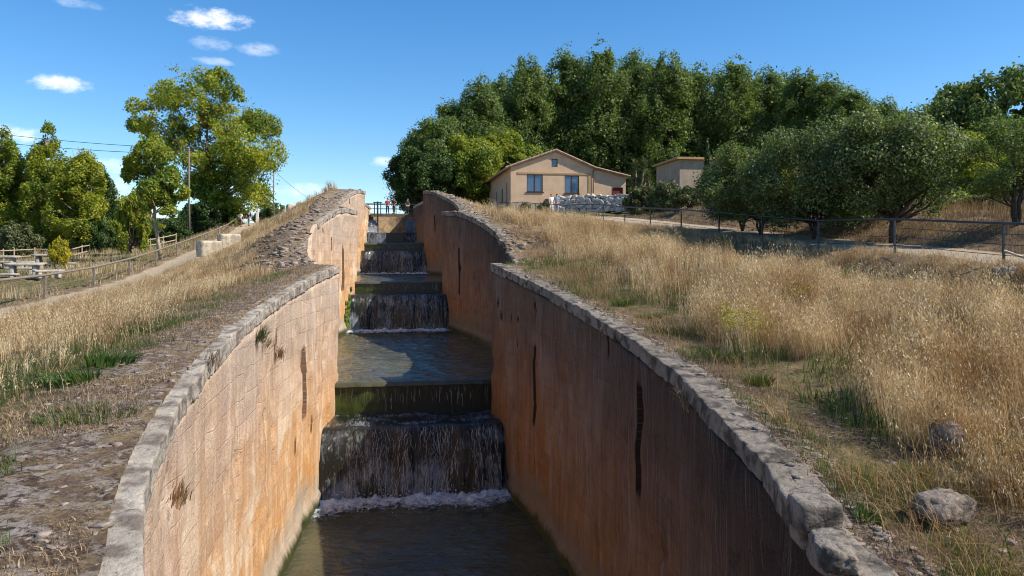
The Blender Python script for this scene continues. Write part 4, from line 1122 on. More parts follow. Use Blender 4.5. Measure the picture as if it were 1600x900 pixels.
tall_dry(-1, [(50000, 2, 18, 0.0, 0.0055, 0.66), (80000, 16, 48, 0.0, 0.010, 0.62), (50000, 46, 100, 0.0, 0.017, 0.7)], 32, 'tall dry straw grass on the left slope beside the path')

def low_cover(s, name, mat, n, y0, y1, t0, t1, seed, thr, h0, h1, w, label, rel='edge', sc=0.8, near=0.6, bend=0.7):
    X, Y, t, T = scatter(n, s, y0, y1, t0, t1, seed, rel, near)
    nz = fbm(X * sc, Y * sc, None, seed, 3)
    r = np.random.default_rng(seed + 1)
    k = r.random(len(X)) < smooth01(thr - 0.06, thr + 0.06, nz)
    X, Y, nz = X[k], Y[k], nz[k]
    return grass(name, put(X, Y), (h0 + (h1 - h0) * r.random(len(X))) * (0.5 + nz), w, mat, seed, (0, 0), bend, 0, label)
low_cover(1, 'lodged_grass', M['grass_russet'], 60000, 2, 40, 0.4, 10.0, 51, 0.47, 0.25, 0.55, 0.006, 'fallen brown grass lying between the golden stems on the right bank', sc=0.9, bend=2.2, near=0.5)
low_cover(-1, 'lodged_grass', M['grass_russet'], 40000, 4, 60, 1.6, 9.0, 52, 0.50, 0.2, 0.45, 0.008, 'fallen brown grass lying between the straw stems on the left slope', sc=0.9, bend=2.2, near=0.3)
low_cover(1, 'green_weeds', M['leaf_weed'], 30000, 4, 34, 1.2, 9.5, 53, 0.60, 0.12, 0.38, 0.014, 'leafy green weeds growing between the golden stems on the right bank', sc=1.1, bend=0.9, near=0.4)
low_cover(-1, 'green_grass', M['grass_green'], 60000, 3, 26, 0.6, 3.2, 41, 0.53, 0.04, 0.13, 0.006, 'short green grass in patches beside the left wall top', sc=0.7)
low_cover(1, 'green_grass', M['grass_green'], 80000, 3, 32, 0.3, 3.8, 42, 0.53, 0.04, 0.15, 0.006, 'short green grass in patches beside the right wall top', sc=0.9)
low_cover(-1, 'dead_grass', M['thatch'], 110000, 2, 36, 0.1, 4.5, 43, 0.38, 0.03, 0.10, 0.008, 'flattened brown grass on the left wall top', bend=1.6)
low_cover(1, 'dead_grass', M['thatch'], 90000, 2, 36, 0.15, 4.5, 44, 0.40, 0.03, 0.10, 0.008, 'flattened brown grass on the right wall top', bend=1.6)
low_cover(1, 'russet_grass', M['grass_russet'], 42000, 14, 62, 7.5, 22, 45, 0.40, 0.35, 0.8, 0.013, 'russet dry grass behind the orchard trunks', 'rail', 0.4, 0.2, 0.5)
low_cover(1, 'bank_grass', M['thatch'], 60000, 10, 56, 3.0, 7.6, 46, 0.36, 0.10, 0.28, 0.012, 'matted dead grass on the bank below the orchard', 'rail', 0.9, 0.2, 1.3)
low_cover(-1, 'field_grass', M['grass_green'], 60000, 22, 90, 0.4, 30, 47, 0.40, 0.06, 0.20, 0.018, 'thin green grass of the picnic field', 'rail', 0.3, 0.2, 0.6)
low_cover(-1, 'verge_grass', M['grass_dry'], 40000, 22, 110, 0.1, 16, 48, 0.46, 0.15, 0.55, 0.016, 'dry grass along the outer side of the left path', 'rail', 0.35, 0.2, 0.5)
low_cover(1, 'yard_grass', M['grass_green'], 16000, 44, 76, 4.0, 16, 49, 0.45, 0.05, 0.2, 0.02, 'short green grass in the yard before the house', 'rail', 0.4, 0.0, 0.6)
low_cover(1, 'junction_grass', M['grass_green'], 9000, 14, 30, 5.0, 9.0, 50, 0.5, 0.15, 0.4, 0.012, 'rank green grass in the hollow before the railing', 'edge', 0.6, 0.0, 0.6)

def ground_hit(px, py, d0=4.0, d1=60.0):
    """Where the ground is seen at (px, py)."""
    d = np.arange(d0, d1, 0.05); r = (px - 800) / 1200 * d
    X = (r + 0.17 * d - OFF) * CT; Y = -r * ST + d * CT
    z = ground_z(X, Y); k = np.argmax(400 - z * 1200 / d <= py)
    return float(X[k]), float(Y[k]), float(z[k])
# single green tussocks and leafy weeds one can count on the right wall top
def tussock(px, py, d, label, n=150, h=0.26, seed=1, mat='grass_green', spread=0.22, w=0.011, nm='grass_tussock'):
    x, y, z = ground_hit(px, py)
    r = np.random.default_rng(seed); a = r.uniform(0, 6.28, n); q = spread * np.sqrt(r.random(n))
    pts = np.stack([q * np.cos(a), q * np.sin(a), np.zeros(n)], -1)
    o = grass(nm, pts, h * r.uniform(.5, 1, n), w, M[mat], seed, (0, 0), 1.0, 0, None, None, kind=None)
    o.location = (x, y, z - 0.02)
    tag(o, label, 'grass tuft' if 'tuss' in nm else 'weed', 'green tufts on the wall tops')
tussock(973, 478, 15.0, 'bright green grass tuft standing alone near the bend of the right wall', 260, 0.24, 1, spread=0.26)
tussock(1013, 497, 13.4, 'flat green grass tuft just right of the lone round tuft', 220, 0.16, 2, spread=0.28)
tussock(1003, 428, 21.5, 'small green tuft farthest up the right wall top', 160, 0.2, 3, spread=0.3)
tussock(962, 414, 24.0, 'low green tuft near the reddish bare patch', 200, 0.2, 4, spread=0.45)
tussock(1052, 523, 11.7, 'tiny green tuft near the right coping', 90, 0.13, 5, spread=0.15)
tussock(1372, 765, 6.9, 'green tuft between the broken corner stone and the grey rocks', 180, 0.11, 6, spread=0.14, w=0.003)
tussock(1355, 815, 6.3, 'leafy grey green weed on bare soil below the broken corner stone', 60, 0.16, 7, 'leaf_weed', 0.13, 0.022, 'leafy_weed')
tussock(1480, 862, 5.9, 'green grass tuft at the lower right, before the grey rocks', 320, 0.12, 8, spread=0.17, w=0.003)
tussock(1530, 888, 5.6, 'wide green grass tuft at the bottom right edge', 420, 0.12, 9, spread=0.26, w=0.003)
tussock(1432, 745, 7.2, 'tall green tuft behind the grey rocks', 220, 0.24, 10, spread=0.16, w=0.004)
tussock(1130, 560, 10.6, 'dark green tuft at the edge of the tall grass below the yellow flowers', 300, 0.24, 11, spread=0.33, w=0.007)
tussock(1185, 600, 9.6, 'dark green tuft tucked under the tall golden grass', 400, 0.20, 12, spread=0.2, w=0.007)
tussock(175, 568, 13.0, 'leafy green weed on the left turf', 200, 0.2, 13, 'leaf_weed', 0.35, 0.03, 'leafy_weed')
tussock(110, 597, 11.5, 'dark green weed patch on the left turf near the dry grass', 200, 0.2, 14, 'leaf_weed', 0.35, 0.025, 'leafy_weed')
tussock(135, 650, 9.4, 'flat green grass patch on the left turf nearest the camera', 320, 0.14, 15, spread=0.5)
tussock(205, 520, 16.0, 'green patch on the left turf farther up', 300, 0.18, 16, spread=0.5)

# yellow flowering plants
def yellow_plant(px, py, d, label, seed, n=26, h=0.95, sp=0.4):
    x, y, z = ground_hit(px, py)
    r = np.random.default_rng(seed); t = tag(empty('flowering_plant', (x, y, z - 0.03)), label, 'plant', 'yellow flowering plants in the grass')
    a = r.uniform(0, 6.28, n); q = sp * np.sqrt(r.random(n)); b = np.stack([q * np.cos(a), q * np.sin(a), 0 * a], -1); hh = h * r.uniform(.7, 1, n)
    grass('stems', b * .5, hh, 0.01, M['leaf_olive'], seed, (0, 0), 0.3, 0, None, t, kind=None)
    P = np.repeat(b + np.c_[0 * a, 0 * a, hh], 26, 0) + r.normal(size=(n * 26, 3)) * [0.075, 0.075, 0.08]
    V, F = leaf_quads(P, r.normal(size=P.shape) + [0, 0, 1], 0.026, r, 1.2)
    tag(link('flowers', mesh_np('flowers', V, F), M['fennel'], t), kind='stuff')
yellow_plant(1165, 572, 12.2, 'yellow flowering plant at the edge of the golden grass, the fullest one', 1, 30, 0.95, 0.42)
yellow_plant(1250, 520, 14.0, 'yellow flowering plant higher in the golden grass, the thin one', 2, 9, 0.95, 0.35)

# ------------------------------------------------------------------ stones
def rubble(s, n, y0, y1, t0, t1, smin, smax, seed, label):
    nb = NB(); X, Y, t, T = scatter(n, s, y0, y1, t0, t1, seed, 'edge', 0.5)
    r = np.random.default_rng(seed)
    nz = fbm(X * 0.7, Y * 0.7, None, seed, 3)
    keep = r.random(n) < smooth01(0.36, 0.55, nz + 0.15 * (1 - t / t1))
    Z = ground_z(X, Y)
    for x, y, z in zip(X[keep], Y[keep], Z[keep]):
        a = r.uniform(smin, smax); a *= r.uniform(.5, 1.2)
        v, f = rock(3, 9, (a, a * r.uniform(.4, .9), a * r.uniform(.14, .34)), int(r.integers(1e6)), 0.34, 1.9)
        q = r.uniform(0, 3.14); c, s_ = math.cos(q), math.sin(q)
        v = np.stack([v[:, 0] * c - v[:, 1] * s_, v[:, 0] * s_ + v[:, 1] * c, v[:, 2] + v[:, 0] * r.normal(0, .12)], -1)
        nb.add(v + [x, y, z - a * 0.03], f)
    tag(nb.obj('rubble', M['rubble'], smooth=False), label, 'stones', None, 'stuff')
rubble(-1, 620, 2, 27, 0.0, 1.5, 0.012, 0.06, 61, 'flat lichened stones set in the soil along the left wall top')
rubble(1, 800, 2, 27, 0.0, 0.6, 0.02, 0.085, 62, 'pale broken stones behind the coping of the right wall')
rubble(-1, 520, 28, 48, 0.0, 2.4, 0.05, 0.20, 63, 'rough rubble on the broken end of the middle left wall')
rubble(1, 500, 28, 48, 0.0, 1.8, 0.06, 0.18, 64, 'rough rubble on the broken end of the middle right wall')
rubble(-1, 450, 48, 70, 0.0, 2.2, 0.08, 0.22, 65, 'rough rubble on the top of the upper left wall')
rubble(1, 300, 48, 70, 0.0, 1.6, 0.08, 0.22, 66, 'rough rubble on the top of the upper right wall')
rubble(1, 260, 3, 12, 0.1, 1.5, 0.015, 0.06, 67, 'small pale pebbles on the bare soil by the broken corner')

def boulder(name, px, py, d, size, seed, mat, label, cat, power=4, amp=0.2, n=8, rz=0, group=None, sink=0.3, zoff=None):
    p = W(px, py, d); x, y = float(p[0]), float(p[1]); z = gz(x, y) if zoff is None else float(p[2])
    if zoff is None and d < 25: x, y, z = ground_hit(px, py)
    v, f = rock(n, power, size, seed, amp, 1.8)
    o = link(name, mesh_np(name, v, f, smooth=True), M[mat], None, (x, y, z + size[2] * (1 - sink)))
    o.rotation_euler = (0, 0, rz)
    return tag(o, label, cat, group)
boulder('stone_block', 1272, 812, 6.7, (0.19, 0.17, 0.13), 3, 'copingdark', 'loose squared block with a pale top jutting from the broken corner of the right wall', 'stone', 11, 0.08, 9, -0.12, None, 0.55, 1)
boulder('rock', 1472, 815, 6.9, (0.28, 0.19, 0.14), 4, 'mossrock', 'grey lichened rock lying on the soil at the lower right', 'rock', 3, 0.3, 10, 0.3, 'grey rocks in the right grass')
boulder('rock', 1480, 712, 7.8, (0.20, 0.18, 0.2), 5, 'mossrock', 'grey rock half hidden in the tall golden grass', 'rock', 3, 0.25, 9, 0.9, 'grey rocks in the right grass', 0.1)
boulder('rock', 1572, 440, 17.5, (0.30, 0.22, 0.2), 6, 'mossrock', 'pale rock at the foot of the railing post at the right edge', 'rock', 3, 0.25, 9, 0.2, 'grey rocks in the right grass')
boulder('rock', 1300, 880, 5.6, (0.30, 0.14, 0.10), 16, 'copingdark', 'jagged pale stone edge at the very bottom of the right wall', 'rock', 5, 0.25, 10, 1.2, 'grey rocks in the right grass', 0.2)
boulder('stone_block', 327, 392, 49, (0.68, 0.5, 0.58), 7, 'block', 'squared limestone block with a dark weathered face, left of the pair on the slope', 'stone', 14, 0.05, 8, 0.55, 'stone blocks lying on the left slope', 0.15)
boulder('stone_block', 358, 391, 50, (0.66, 0.45, 0.52), 8, 'block', 'squared limestone block, right of the pair on the slope', 'stone', 14, 0.05, 8, 0.5, 'stone blocks lying on the left slope', 0.1)
boulder('stone_block', 318, 408, 43, (0.45, 0.3, 0.25), 9, 'block', 'low pale stone at the foot of the pair of blocks', 'stone', 6, 0.15, 8, 0.2, 'stone blocks lying on the left slope')
for j, (px, py, d, sz, lab) in enumerate([(441, 324, 78, (0.8, .5, .35), 'low pale stone block left of the upright ones on the skyline'), (455, 318, 77, (0.45, .4, .75), 'upright pale stone block on the left skyline'), (463, 322, 77, (0.5, .4, .5), 'dark sided stone block between the upright ones on the skyline'), (473, 321, 76, (0.5, .45, .55), 'rounded stone block at the right of the skyline group'), (363, 391, 52, (.5, .4, .3), 'small stone behind the pair of blocks on the slope')]):
    boulder('stone_block', px, py, d, sz, 20 + j, 'block', lab, 'stone', 7, 0.14, 7, 0.4 * j, 'stone blocks lying on the left slope', 0.1)

# dry weeds rooted in the wall faces
def wall_weed(key, px, py, label, seed, mat='thatch', n=70, h=0.3):
    u, d = u_at(key, px); p = W(px, py, d); r = np.random.default_rng(seed)
    s = key[0]
    V = []; F = []
    pts = np.stack([r.normal(0, .05, n) + (-s) * 0.05, r.normal(0, .07, n), r.normal(0, .05, n)], -1)
    o = grass('wall_weed', pts, h * r.uniform(.4, 1, n), 0.012, M[mat], seed, (-s * 0.7, 0), 0.9, 0, None, None, kind=None)
    o.location = tuple(p - np.array([s * 0.03, 0, 0.08]))
    tag(o, label, 'weed', 'weeds rooted in the lock walls')
k = (-1, 0)
wall_weed(k, 268, 770, 'reddish dry weed low on the nearest left wall', 1, 'grass_russet', 90, 0.22)
wall_weed(k, 400, 525, 'olive weed just under the coping of the nearest left wall', 2, 'leaf_olive', 110, 0.42)
wall_weed(k, 432, 553, 'brown weed in the face of the nearest left wall', 3, 'grass_russet', 80, 0.3)
wall_weed(k, 411, 537, 'small brown weed near the olive weed on the left wall', 4, 'thatch', 50, 0.25)
wall_weed(k, 322, 560, 'thin dry weed high on the nearest left wall', 6, 'thatch', 50, 0.22)
k = (1, 0)
wall_weed(k, 1080, 625, 'pale dry weed hanging under the coping of the nearest right wall', 5, 'thatch', 70, 0.3)

# ------------------------------------------------------------------ house
H0 = W(798, 332, 78); hx, hy, hz = float(H0[0]), float(H0[1]), 4.35
house = tag(empty('house', (hx, hy, hz)), 'ochre plastered house with a shallow tiled gable roof and two wide blue windows', 'house')
def facade(g, w, h, holes, t=0.3, swap=False):
    """Wall in local x (0..w), z (0..h), front face at y = 0, with real openings."""
    xs = sorted({0, w, *([0.3] if swap else []), *[a for q in holes for a in q[:2]]}); zs = sorted({0, h, *[a for q in holes for a in q[2:]]})
    for a, b in zip(xs[:-1], xs[1:]):
        for c, d in zip(zs[:-1], zs[1:]):
            if swap and b <= 0.301: continue
            if any(q[0] <= a and b <= q[1] and q[2] <= c and d <= q[3] for q in holes): continue
            if swap: g.box(0, t, a, b, c, d)
            else: g.box(a, b, 0, t, c, d)
WM, EAVE, APX, DEP, WING = 8.75, 4.65, 6.35, 16.0, 12.2
win = [(1.66, 3.32, 2.2, 3.98), (5.62, 7.14, 2.1, 3.93)]; attic = (4.30, 4.85, 4.35 - 0.02, 4.35 + 0.0)
g = G(); facade(g, WM, EAVE, win + [])
side = [(2.2, 2.9, 0.9, 3.3), (5.2, 6.1, 0.15, 2.9), (9.5, 10.3, 0.7, 2.9)]
facade2 = G(); facade(facade2, DEP, EAVE, side, 0.3, True)
g.v += []  # front wall first
n0 = len(g.v); g.v += facade2.v; g.f += [tuple(i + n0 for i in f) for f in facade2.f]
# gable with a real attic opening: left and right pieces, above and below
def prism(g, poly, y0, y1):
    n = len(poly); V = [(x, y0, z) for x, z in poly] + [(x, y1, z) for x, z in poly]
    g.add(V, [tuple(range(n)), tuple(range(2 * n - 1, n - 1, -1))] + [(i, (i + 1) % n + 0, (i + 1) % n + n, i + n)[::-1] for i in range(n)])
ax0, ax1, az0, az1 = 4.25, 4.88, 4.78, 5.62
mid = WM / 2 + 0.28
def roof_z(x): return EAVE + (APX - EAVE) * (x / mid if x < mid else (WM - x) / (WM - mid))
prism(g, [(0, EAVE), (ax0, EAVE), (ax0, roof_z(ax0))], 0, 0.3)
prism(g, [(ax1, EAVE), (WM, EAVE), (ax1, roof_z(ax1))], 0, 0.3)
prism(g, [(ax0, EAVE), (ax1, EAVE), (ax1, az0), (ax0, az0)], 0, 0.3)
prism(g, [(ax0, az1), (ax1, az1), (ax1, roof_z(ax1)), (mid, APX), (ax0, roof_z(ax0))], 0, 0.3)
# wing on the right, set back a little, and the unseen back and right walls
g2 = G(); facade(g2, WING - WM, 2.9, [(2.05, 3.1, 1.55, 2.75)])
for v in g2.v: pass
n0 = len(g.v); g.v += [(x + WM, y + 0.12, z) for x, y, z in g2.v]; g.f += [tuple(i + n0 for i in f) for f in g2.f]
prism(g, [(WM, 2.9), (WING, 2.9), (WING, EAVE - 0.75), (WM, EAVE - 0.02)], 0.12, 0.42)
g.box(0, WM, DEP - 0.3, DEP, 0, EAVE); g.box(WING - 0.3, WING, 0.42, DEP, 0, EAVE - 0.75)
prism(g, [(0, EAVE), (WM, EAVE), (mid, APX)], DEP - 0.3, DEP)
g.obj('wall', M['plaster'], house)
# the dark void behind the openings is the room itself: an inner floor keeps it closed
g = G(); g.box(0.3, WM - 0.1, 0.3, DEP - 0.3, 2.0, 2.06); g.obj('floor', M['oldwood'], house)
def roof_slab(g, x0, z0, x1, z1, ya, yb, t=0.16):
    L = math.hypot(x1 - x0, z1 - z0); nx, nz = -(z1 - z0) / L * t, (x1 - x0) / L * t
    V = [(x, y, z) for y in (ya, yb) for x, z in ((x0, z0), (x1, z1), (x1 + nx, z1 + nz), (x0 + nx, z0 + nz))]
    g.add(V, [(0, 1, 2, 3), (7, 6, 5, 4), (0, 4, 5, 1), (1, 5, 6, 2), (2, 6, 7, 3), (3, 7, 4, 0)])
g = G()
sl = (APX - EAVE) / mid; sr = (APX - EAVE) / (WM - mid)
roof_slab(g, -0.55, EAVE - 0.55 * sl + 0.02, mid, APX + 0.02, -0.28, DEP + 0.2)
roof_slab(g, mid, APX + 0.021, WM + 0.0, EAVE + 0.021, -0.28, DEP + 0.2)
roof_slab(g, WM + 0.002, EAVE + 0.0, WING + 0.35, EAVE - 0.86, -0.16, DEP + 0.2)
roof = g.obj('roof', M['tile'], house)
# verge tiles along the front edges, one rounded tile after another
g = G()
for (xa, za, xb, zb) in ((-0.55, EAVE - 0.55 * sl + 0.2, mid, APX + 0.2), (mid, APX + 0.2, WM, EAVE + 0.2), (WM, EAVE + 0.18, WING + 0.35, EAVE - 0.68)):
    n = int(math.hypot(xb - xa, zb - za) / 0.42)
    for q in range(n):
        f0, f1 = q / n, (q + 1.12) / n
        g.tube([(xa + (xb - xa) * f0, -0.26, za + (zb - za) * f0 - 0.03), (xa + (xb - xa) * f1, -0.26, za + (zb - za) * f1 - 0.015)], [0.105, 0.09], 8)
g.obj('verge_tiles', M['tile'], roof)
g = G(); g.box(-0.02, WM + 0.02, -0.03, -0.002, 0, 1.05); g.box(-0.03, -0.002, -0.03, DEP, 0, 1.05); g.obj('plinth', M['plinth'], house)
g = G(); g.box(0.7, WM - 0.35, -0.06, -0.002, 4.02, 4.18); g.box(WM - 0.62, WM - 0.35, -0.05, -0.002, 1.06, 4.018); g.obj('string_course', M['plaster_band'], house)
def window(x0, x1, z0, z1, bars=1, sill=True):
    g = G(); f = 0.07; ya, yb = 0.05, 0.14
    for a in ((x0, x0 + f, z0, z1), (x1 - f, x1, z0, z1), (x0 + f, x1 - f, z0, z0 + f), (x0 + f, x1 - f, z1 - f, z1)): g.box(a[0], a[1], ya, yb, a[2], a[3])
    for b in range(bars):
        xm = x0 + (x1 - x0) * (b + 1) / (bars + 1); g.box(xm - 0.045, xm + 0.045, ya + 0.002, yb, z0 + f, z1 - f)
    w = g.obj('window', M['woodframe'], house)
    g = G(); g.box(x0 + f - 0.01, x1 - f + 0.01, 0.10, 0.115, z0 + f - 0.01, z1 - f + 0.01); g.obj('pane', M['glass'], w)
    if sill:
        g = G(); g.box(x0 - 0.1, x1 + 0.1, -0.09, 0.049, z0 - 0.09, z0 - 0.004); g.obj('sill', M['woodframe'], w)
for q in win: window(*q)
window(ax0, ax1, az0, az1, 0, False)
def side_opening(y0, y1, z0, z1, name):
    g = G(); f = 0.07
    for a in ((y0, y0 + f, z0, z1), (y1 - f, y1, z0, z1), (y0 + f, y1 - f, z0, z0 + f), (y0 + f, y1 - f, z1 - f, z1)): g.box(0.08, 0.16, a[0], a[1], a[2], a[3])
    w = g.obj(name, M['woodframe'], house)
    g = G(); g.box(0.11, 0.13, y0 + f - .01, y1 - f + .01, z0 + f - .01, z1 - f + .01); g.obj('pane', M['glass'] if name == 'window' else M['woodframe'], w)
side_opening(*side[0], 'window'); side_opening(*side[1], 'door'); side_opening(*side[2], 'window')
g = G()
for q in range(6): g.box(WM + 2.05 + q * 0.175, WM + 2.05 + q * 0.175 + 0.168, 0.20, 0.25, 1.55, 2.75)
dr = tag(g.obj('door', M['reddoor'], house), 'dark red plank door in the low wing')
g = G(); g.box(WM + 2.0, WM + 2.05 - .003, 0.08, 0.2, 1.5, 2.8); g.box(WM + 3.103, WM + 3.15, 0.08, 0.2, 1.5, 2.8); g.box(WM + 2.05, WM + 3.1, 0.08, 0.2, 2.753, 2.8); g.obj('frame', M['woodframe'], dr)
g = G(); g.box(3.55, 3.95, -0.06, -0.032, 0.55, 1.5); g.obj('hatch', M['woodframe'], house)
g = G(); g.tube([(WM - 0.12, -0.1, 1.1), (WM - 0.12, -0.1, EAVE - 0.1)], 0.05, 8); g.obj('downpipe', M['woodframe'], house)

# flat roofed building behind the orchard
B0 = W(1062, 330, 70); bx, by = float(B0[0]), float(B0[1]); bz = gz(bx, by) - 0.1
shed = tag(empty('flat_roofed_building', (bx, by, bz)), 'low flat roofed grey and ochre building half hidden by the orchard', 'building')
bh = (400 - 249) * 70 / 1200 - bz
g = G(); facade(g, 7.5, bh, [(1.6, 2.7, 0.5, 2.7), (4.6, 5.9, 1.2, 2.6)])
f2 = G(); facade(f2, 6.0, bh, [(2.4, 3.4, 0.2, 2.6)], 0.3, True)
n0 = len(g.v); g.v += f2.v; g.f += [tuple(i + n0 for i in f) for f in f2.f]
g.box(7.2, 7.5, 0.3, 6, 0, bh); g.box(0.3, 7.2, 5.7, 6, 0, bh)
g.obj('wall', M['plaster_grey'], shed)
g = G(); g.box(-0.35, 7.85, -0.35, 6.3, bh + 0.003, bh + 0.2); g.obj('roof', M['plaster_band'], shed)
for a, b, c, d, nm in ((1.6, 2.7, 0.5, 2.7, 'door'), (4.6, 5.9, 1.2, 2.6, 'window')):
    g = G(); g.box(a, b, 0.14, 0.2, c, d); g.obj(nm, M['woodframe'] if nm == 'door' else M['glass'], shed)
g = G(); g.box(0.14, 0.2, 2.4, 3.4, 0.2, 2.6); g.obj('door', M['woodframe'], shed)

# retaining wall of pale boulders before the house
p0, p1 = W(874, 326, 73), W(985, 330, 70)
bw = tag(empty('boulder_wall', (float(p0[0]), float(p0[1]), gz(float(p0[0]), float(p0[1])) - 0.1)), 'dry stacked wall of big pale boulders below the house', 'stone wall')
o = np.array(bw.location); nb = NB(); r = np.random.default_rng(4)
dirv = (p1 - p0)[:2]; Lw = np.linalg.norm(dirv); dirv /= Lw
for row in range(5):
    q = 0.0
    while q < Lw:
        a = r.uniform(0.16, 0.42); v, f = rock(6, 6, (a, r.uniform(.2, .35), r.uniform(0.13, 0.24)), int(r.integers(1e6)), 0.34, 1.5)
        c, s_ = dirv; ang = r.normal(0, .3)
        v = np.stack([v[:, 0] * math.cos(ang) - v[:, 2] * math.sin(ang), v[:, 1], v[:, 0] * math.sin(ang) + v[:, 2] * math.cos(ang)], -1)
        v = np.stack([v[:, 0] * c - v[:, 1] * s_, v[:, 0] * s_ + v[:, 1] * c, v[:, 2]], -1)
        nb.add(v + [p0[0] + dirv[0] * (q + a) - o[0], p0[1] + dirv[1] * (q + a) - o[1] + row * 0.12, 0.16 + row * 0.30 + r.normal(0, .05)], f); q += a * 1.95
nb.obj('boulders', M['boulder'], bw, True)
g = G(); wv = [(p0[0] - o[0], p0[1] - o[1] + 0.28), (p1[0] - o[0], p1[1] - o[1] + 0.28)]
g.add([(x, y + k_, z) for k_ in (0, 1.2) for z in (0, 1.3) for x, y in wv], [(0, 1, 3, 2), (4, 6, 7, 5), (2, 3, 7, 6), (0, 2, 6, 4), (1, 5, 7, 3), (0, 4, 5, 1)])
g.obj('earth_fill', M['ground'], bw)

# ------------------------------------------------------------------ railings
def railing(name, pts, label, wires=0, bottom=None, rail_r=0.034, h=1.05, mat='steel', group=None, post=0.026):
    base = pts[0]
    t = tag(empty(name, base), label, 'railing', group)
    R = [Vector(p) - Vector(base) for p in pts]
    g = G(); g.tube([p + Vector((0, 0, h)) for p in R], rail_r, 8); g.obj('top_rail', M[mat], t, True)
    for w in range(wires):
        zz = h * (w + 1) / (wires + 1)
        g = G(); g.tube([p + Vector((0, 0, zz)) for p in R], 0.009, 5); g.obj('wire', M[mat], t)
    g = G(); g.box(-post, post, -post, post, -0.15, h - rail_r * 0.6); me = g.mesh('post')
    me.materials.append(M[mat])
    for p in R:
        o = bpy.data.objects.new('post', me); col.objects.link(o); o.parent = t; o.location = p
    return t
ry = [12.4, 16.7] + [16.7 + 4.15 * k_ for k_ in range(1, 16)]
rp = [(float(railX(y, 1)), y, gz(float(railX(y, 1)), y)) for y in ry]
rr_ = railing('path_railing', rp, 'long dark steel railing with thin wires along the right hand path', 3)
p = Vector(rp[1]) - Vector(rp[0]); g = G(); g.tube([p + Vector((0, 0, .38)), p + Vector((0.95, -0.25, 0.02))], 0.03, 6); g.obj('brace', M['concrete'], rr_)
# slatted gate beside the last post
g0 = Vector(rp[1]) + Vector((0.55, -0.15, 0))
gate = tag(empty('slatted_gate', (g0.x, g0.y, gz(g0.x, g0.y))), 'small dark slatted gate beside the railing at the right edge', 'gate')
g = G()
for q in range(14): g.box(q * 0.13, q * 0.13 + 0.05, 0, 0.03, 0.02, 0.62)
g.obj('slats', M['steel'], gate)
g = G(); g.box(-0.05, 1.85, -0.035, -0.002, 0.52, 0.58); g.box(-0.05, 1.85, -0.035, -0.002, 0.08, 0.14); g.obj('frame', M['steel'], gate)

ly = [29.2 + 6.55 * k_ for k_ in range(11)]
lp = [(float(railX(y, -1)), y, gz(float(railX(y, -1)), y)) for y in ly]
railing('path_railing', lp, 'weathered railing of grey posts and one rail along the left hand path', 1, None, 0.055, 1.0, 'oldwood', None, 0.05)

# timber fence round the picnic field
def timber_fence(pxs, ds, label, rails=(0.45, 0.95)):
    pts = []
    for px, d in zip(pxs, ds):
        x, y = at(px, d); pts.append((x, y, gz(x, y)))
    t = tag(empty('timber_fence', pts[0]), label, 'fence', 'timber fences round the picnic field')
    R = [Vector(p) - Vector(pts[0]) for p in pts]
    for z in rails:
        g = G(); g.tube([p + Vector((0, 0.06, z)) for p in R], 0.05, 6); g.obj('rail', M['palewood'], t)
    g = G(); g.tube([(0, 0, -0.1), (0, 0, 1.1)], 0.06, 6); me = g.mesh('post'); me.materials.append(M['palewood'])
    for p in R:
        o = bpy.data.objects.new('post', me); col.objects.link(o); o.parent = t; o.location = p
timber_fence([-30, 5, 22, 54, 82, 106, 128, 140], [52, 56, 57, 58, 58, 58, 63, 66], 'pale timber fence behind the picnic tables, left stretch')
timber_fence([200, 215, 235, 255, 275], [66, 67, 68, 70, 72], 'pale timber fence under the slender tree, right stretch')

# ------------------------------------------------------------------ picnic tables
def picnic_table(px, d, rz, label, w=1.9, group='stone picnic tables on the field'):
    x, y = at(px, d); z = gz(x, y)
    t = tag(empty('picnic_table', (x, y, z - 0.02), rz), label, 'picnic table', group)
    v, f = rock(5, 16, (w / 2, 0.45, 0.075), int(px * 7) % 97 + 3, 0.03); link('tabletop', mesh_np('tabletop', v + [0, 0, .78], f), M['concrete'], t)
    for s_ in (-1, 1):
        v, f = rock(4, 12, (0.12, 0.34, 0.36), 3 + s_, 0.04); link('leg', mesh_np('leg', v + [s_ * w * .3, 0, .345], f), M['concrete'], t)
def bench(px, d, rz, label, w=1.7):
    x, y = at(px, d); z = gz(x, y)
    t = tag(empty('stone_bench', (x, y, z - 0.02), rz), label, 'bench', 'stone benches on the field')
    v, f = rock(5, 16, (w / 2, 0.2, 0.06), 5, 0.03); link('seat', mesh_np('seat', v + [0, 0, .42], f), M['concrete'], t)
    for s_ in (-1, 1):
        v, f = rock(4, 12, (0.1, 0.17, 0.19), 8 + s_, 0.04); link('leg', mesh_np('leg', v + [s_ * w * .32, 0, .17], f), M['concrete'], t)
picnic_table(38, 44, 0.15, 'stone picnic table nearest the left railing post')
bench(32, 46.2, 0.15, 'stone bench on the far side of the nearest picnic table'); bench(76, 43, 0.9, 'stone bench right of the nearest picnic table, behind the railing post'); bench(2, 42.5, 0.1, 'stone bench at the left edge below the railing')
picnic_table(75, 53, 0.1, 'stone picnic table farthest right on the field, with a dark underside')
bench(97, 52, 0.2, 'stone bench right of the farthest right picnic table'); bench(50, 50.5, 0.3, 'stone bench left of the farthest right picnic table')
picnic_table(4, 50, 0.1, 'stone picnic table cut by the left edge of the picture')
bench(22, 51, 0.1, 'long stone bench between the two left picnic tables', 2.4)

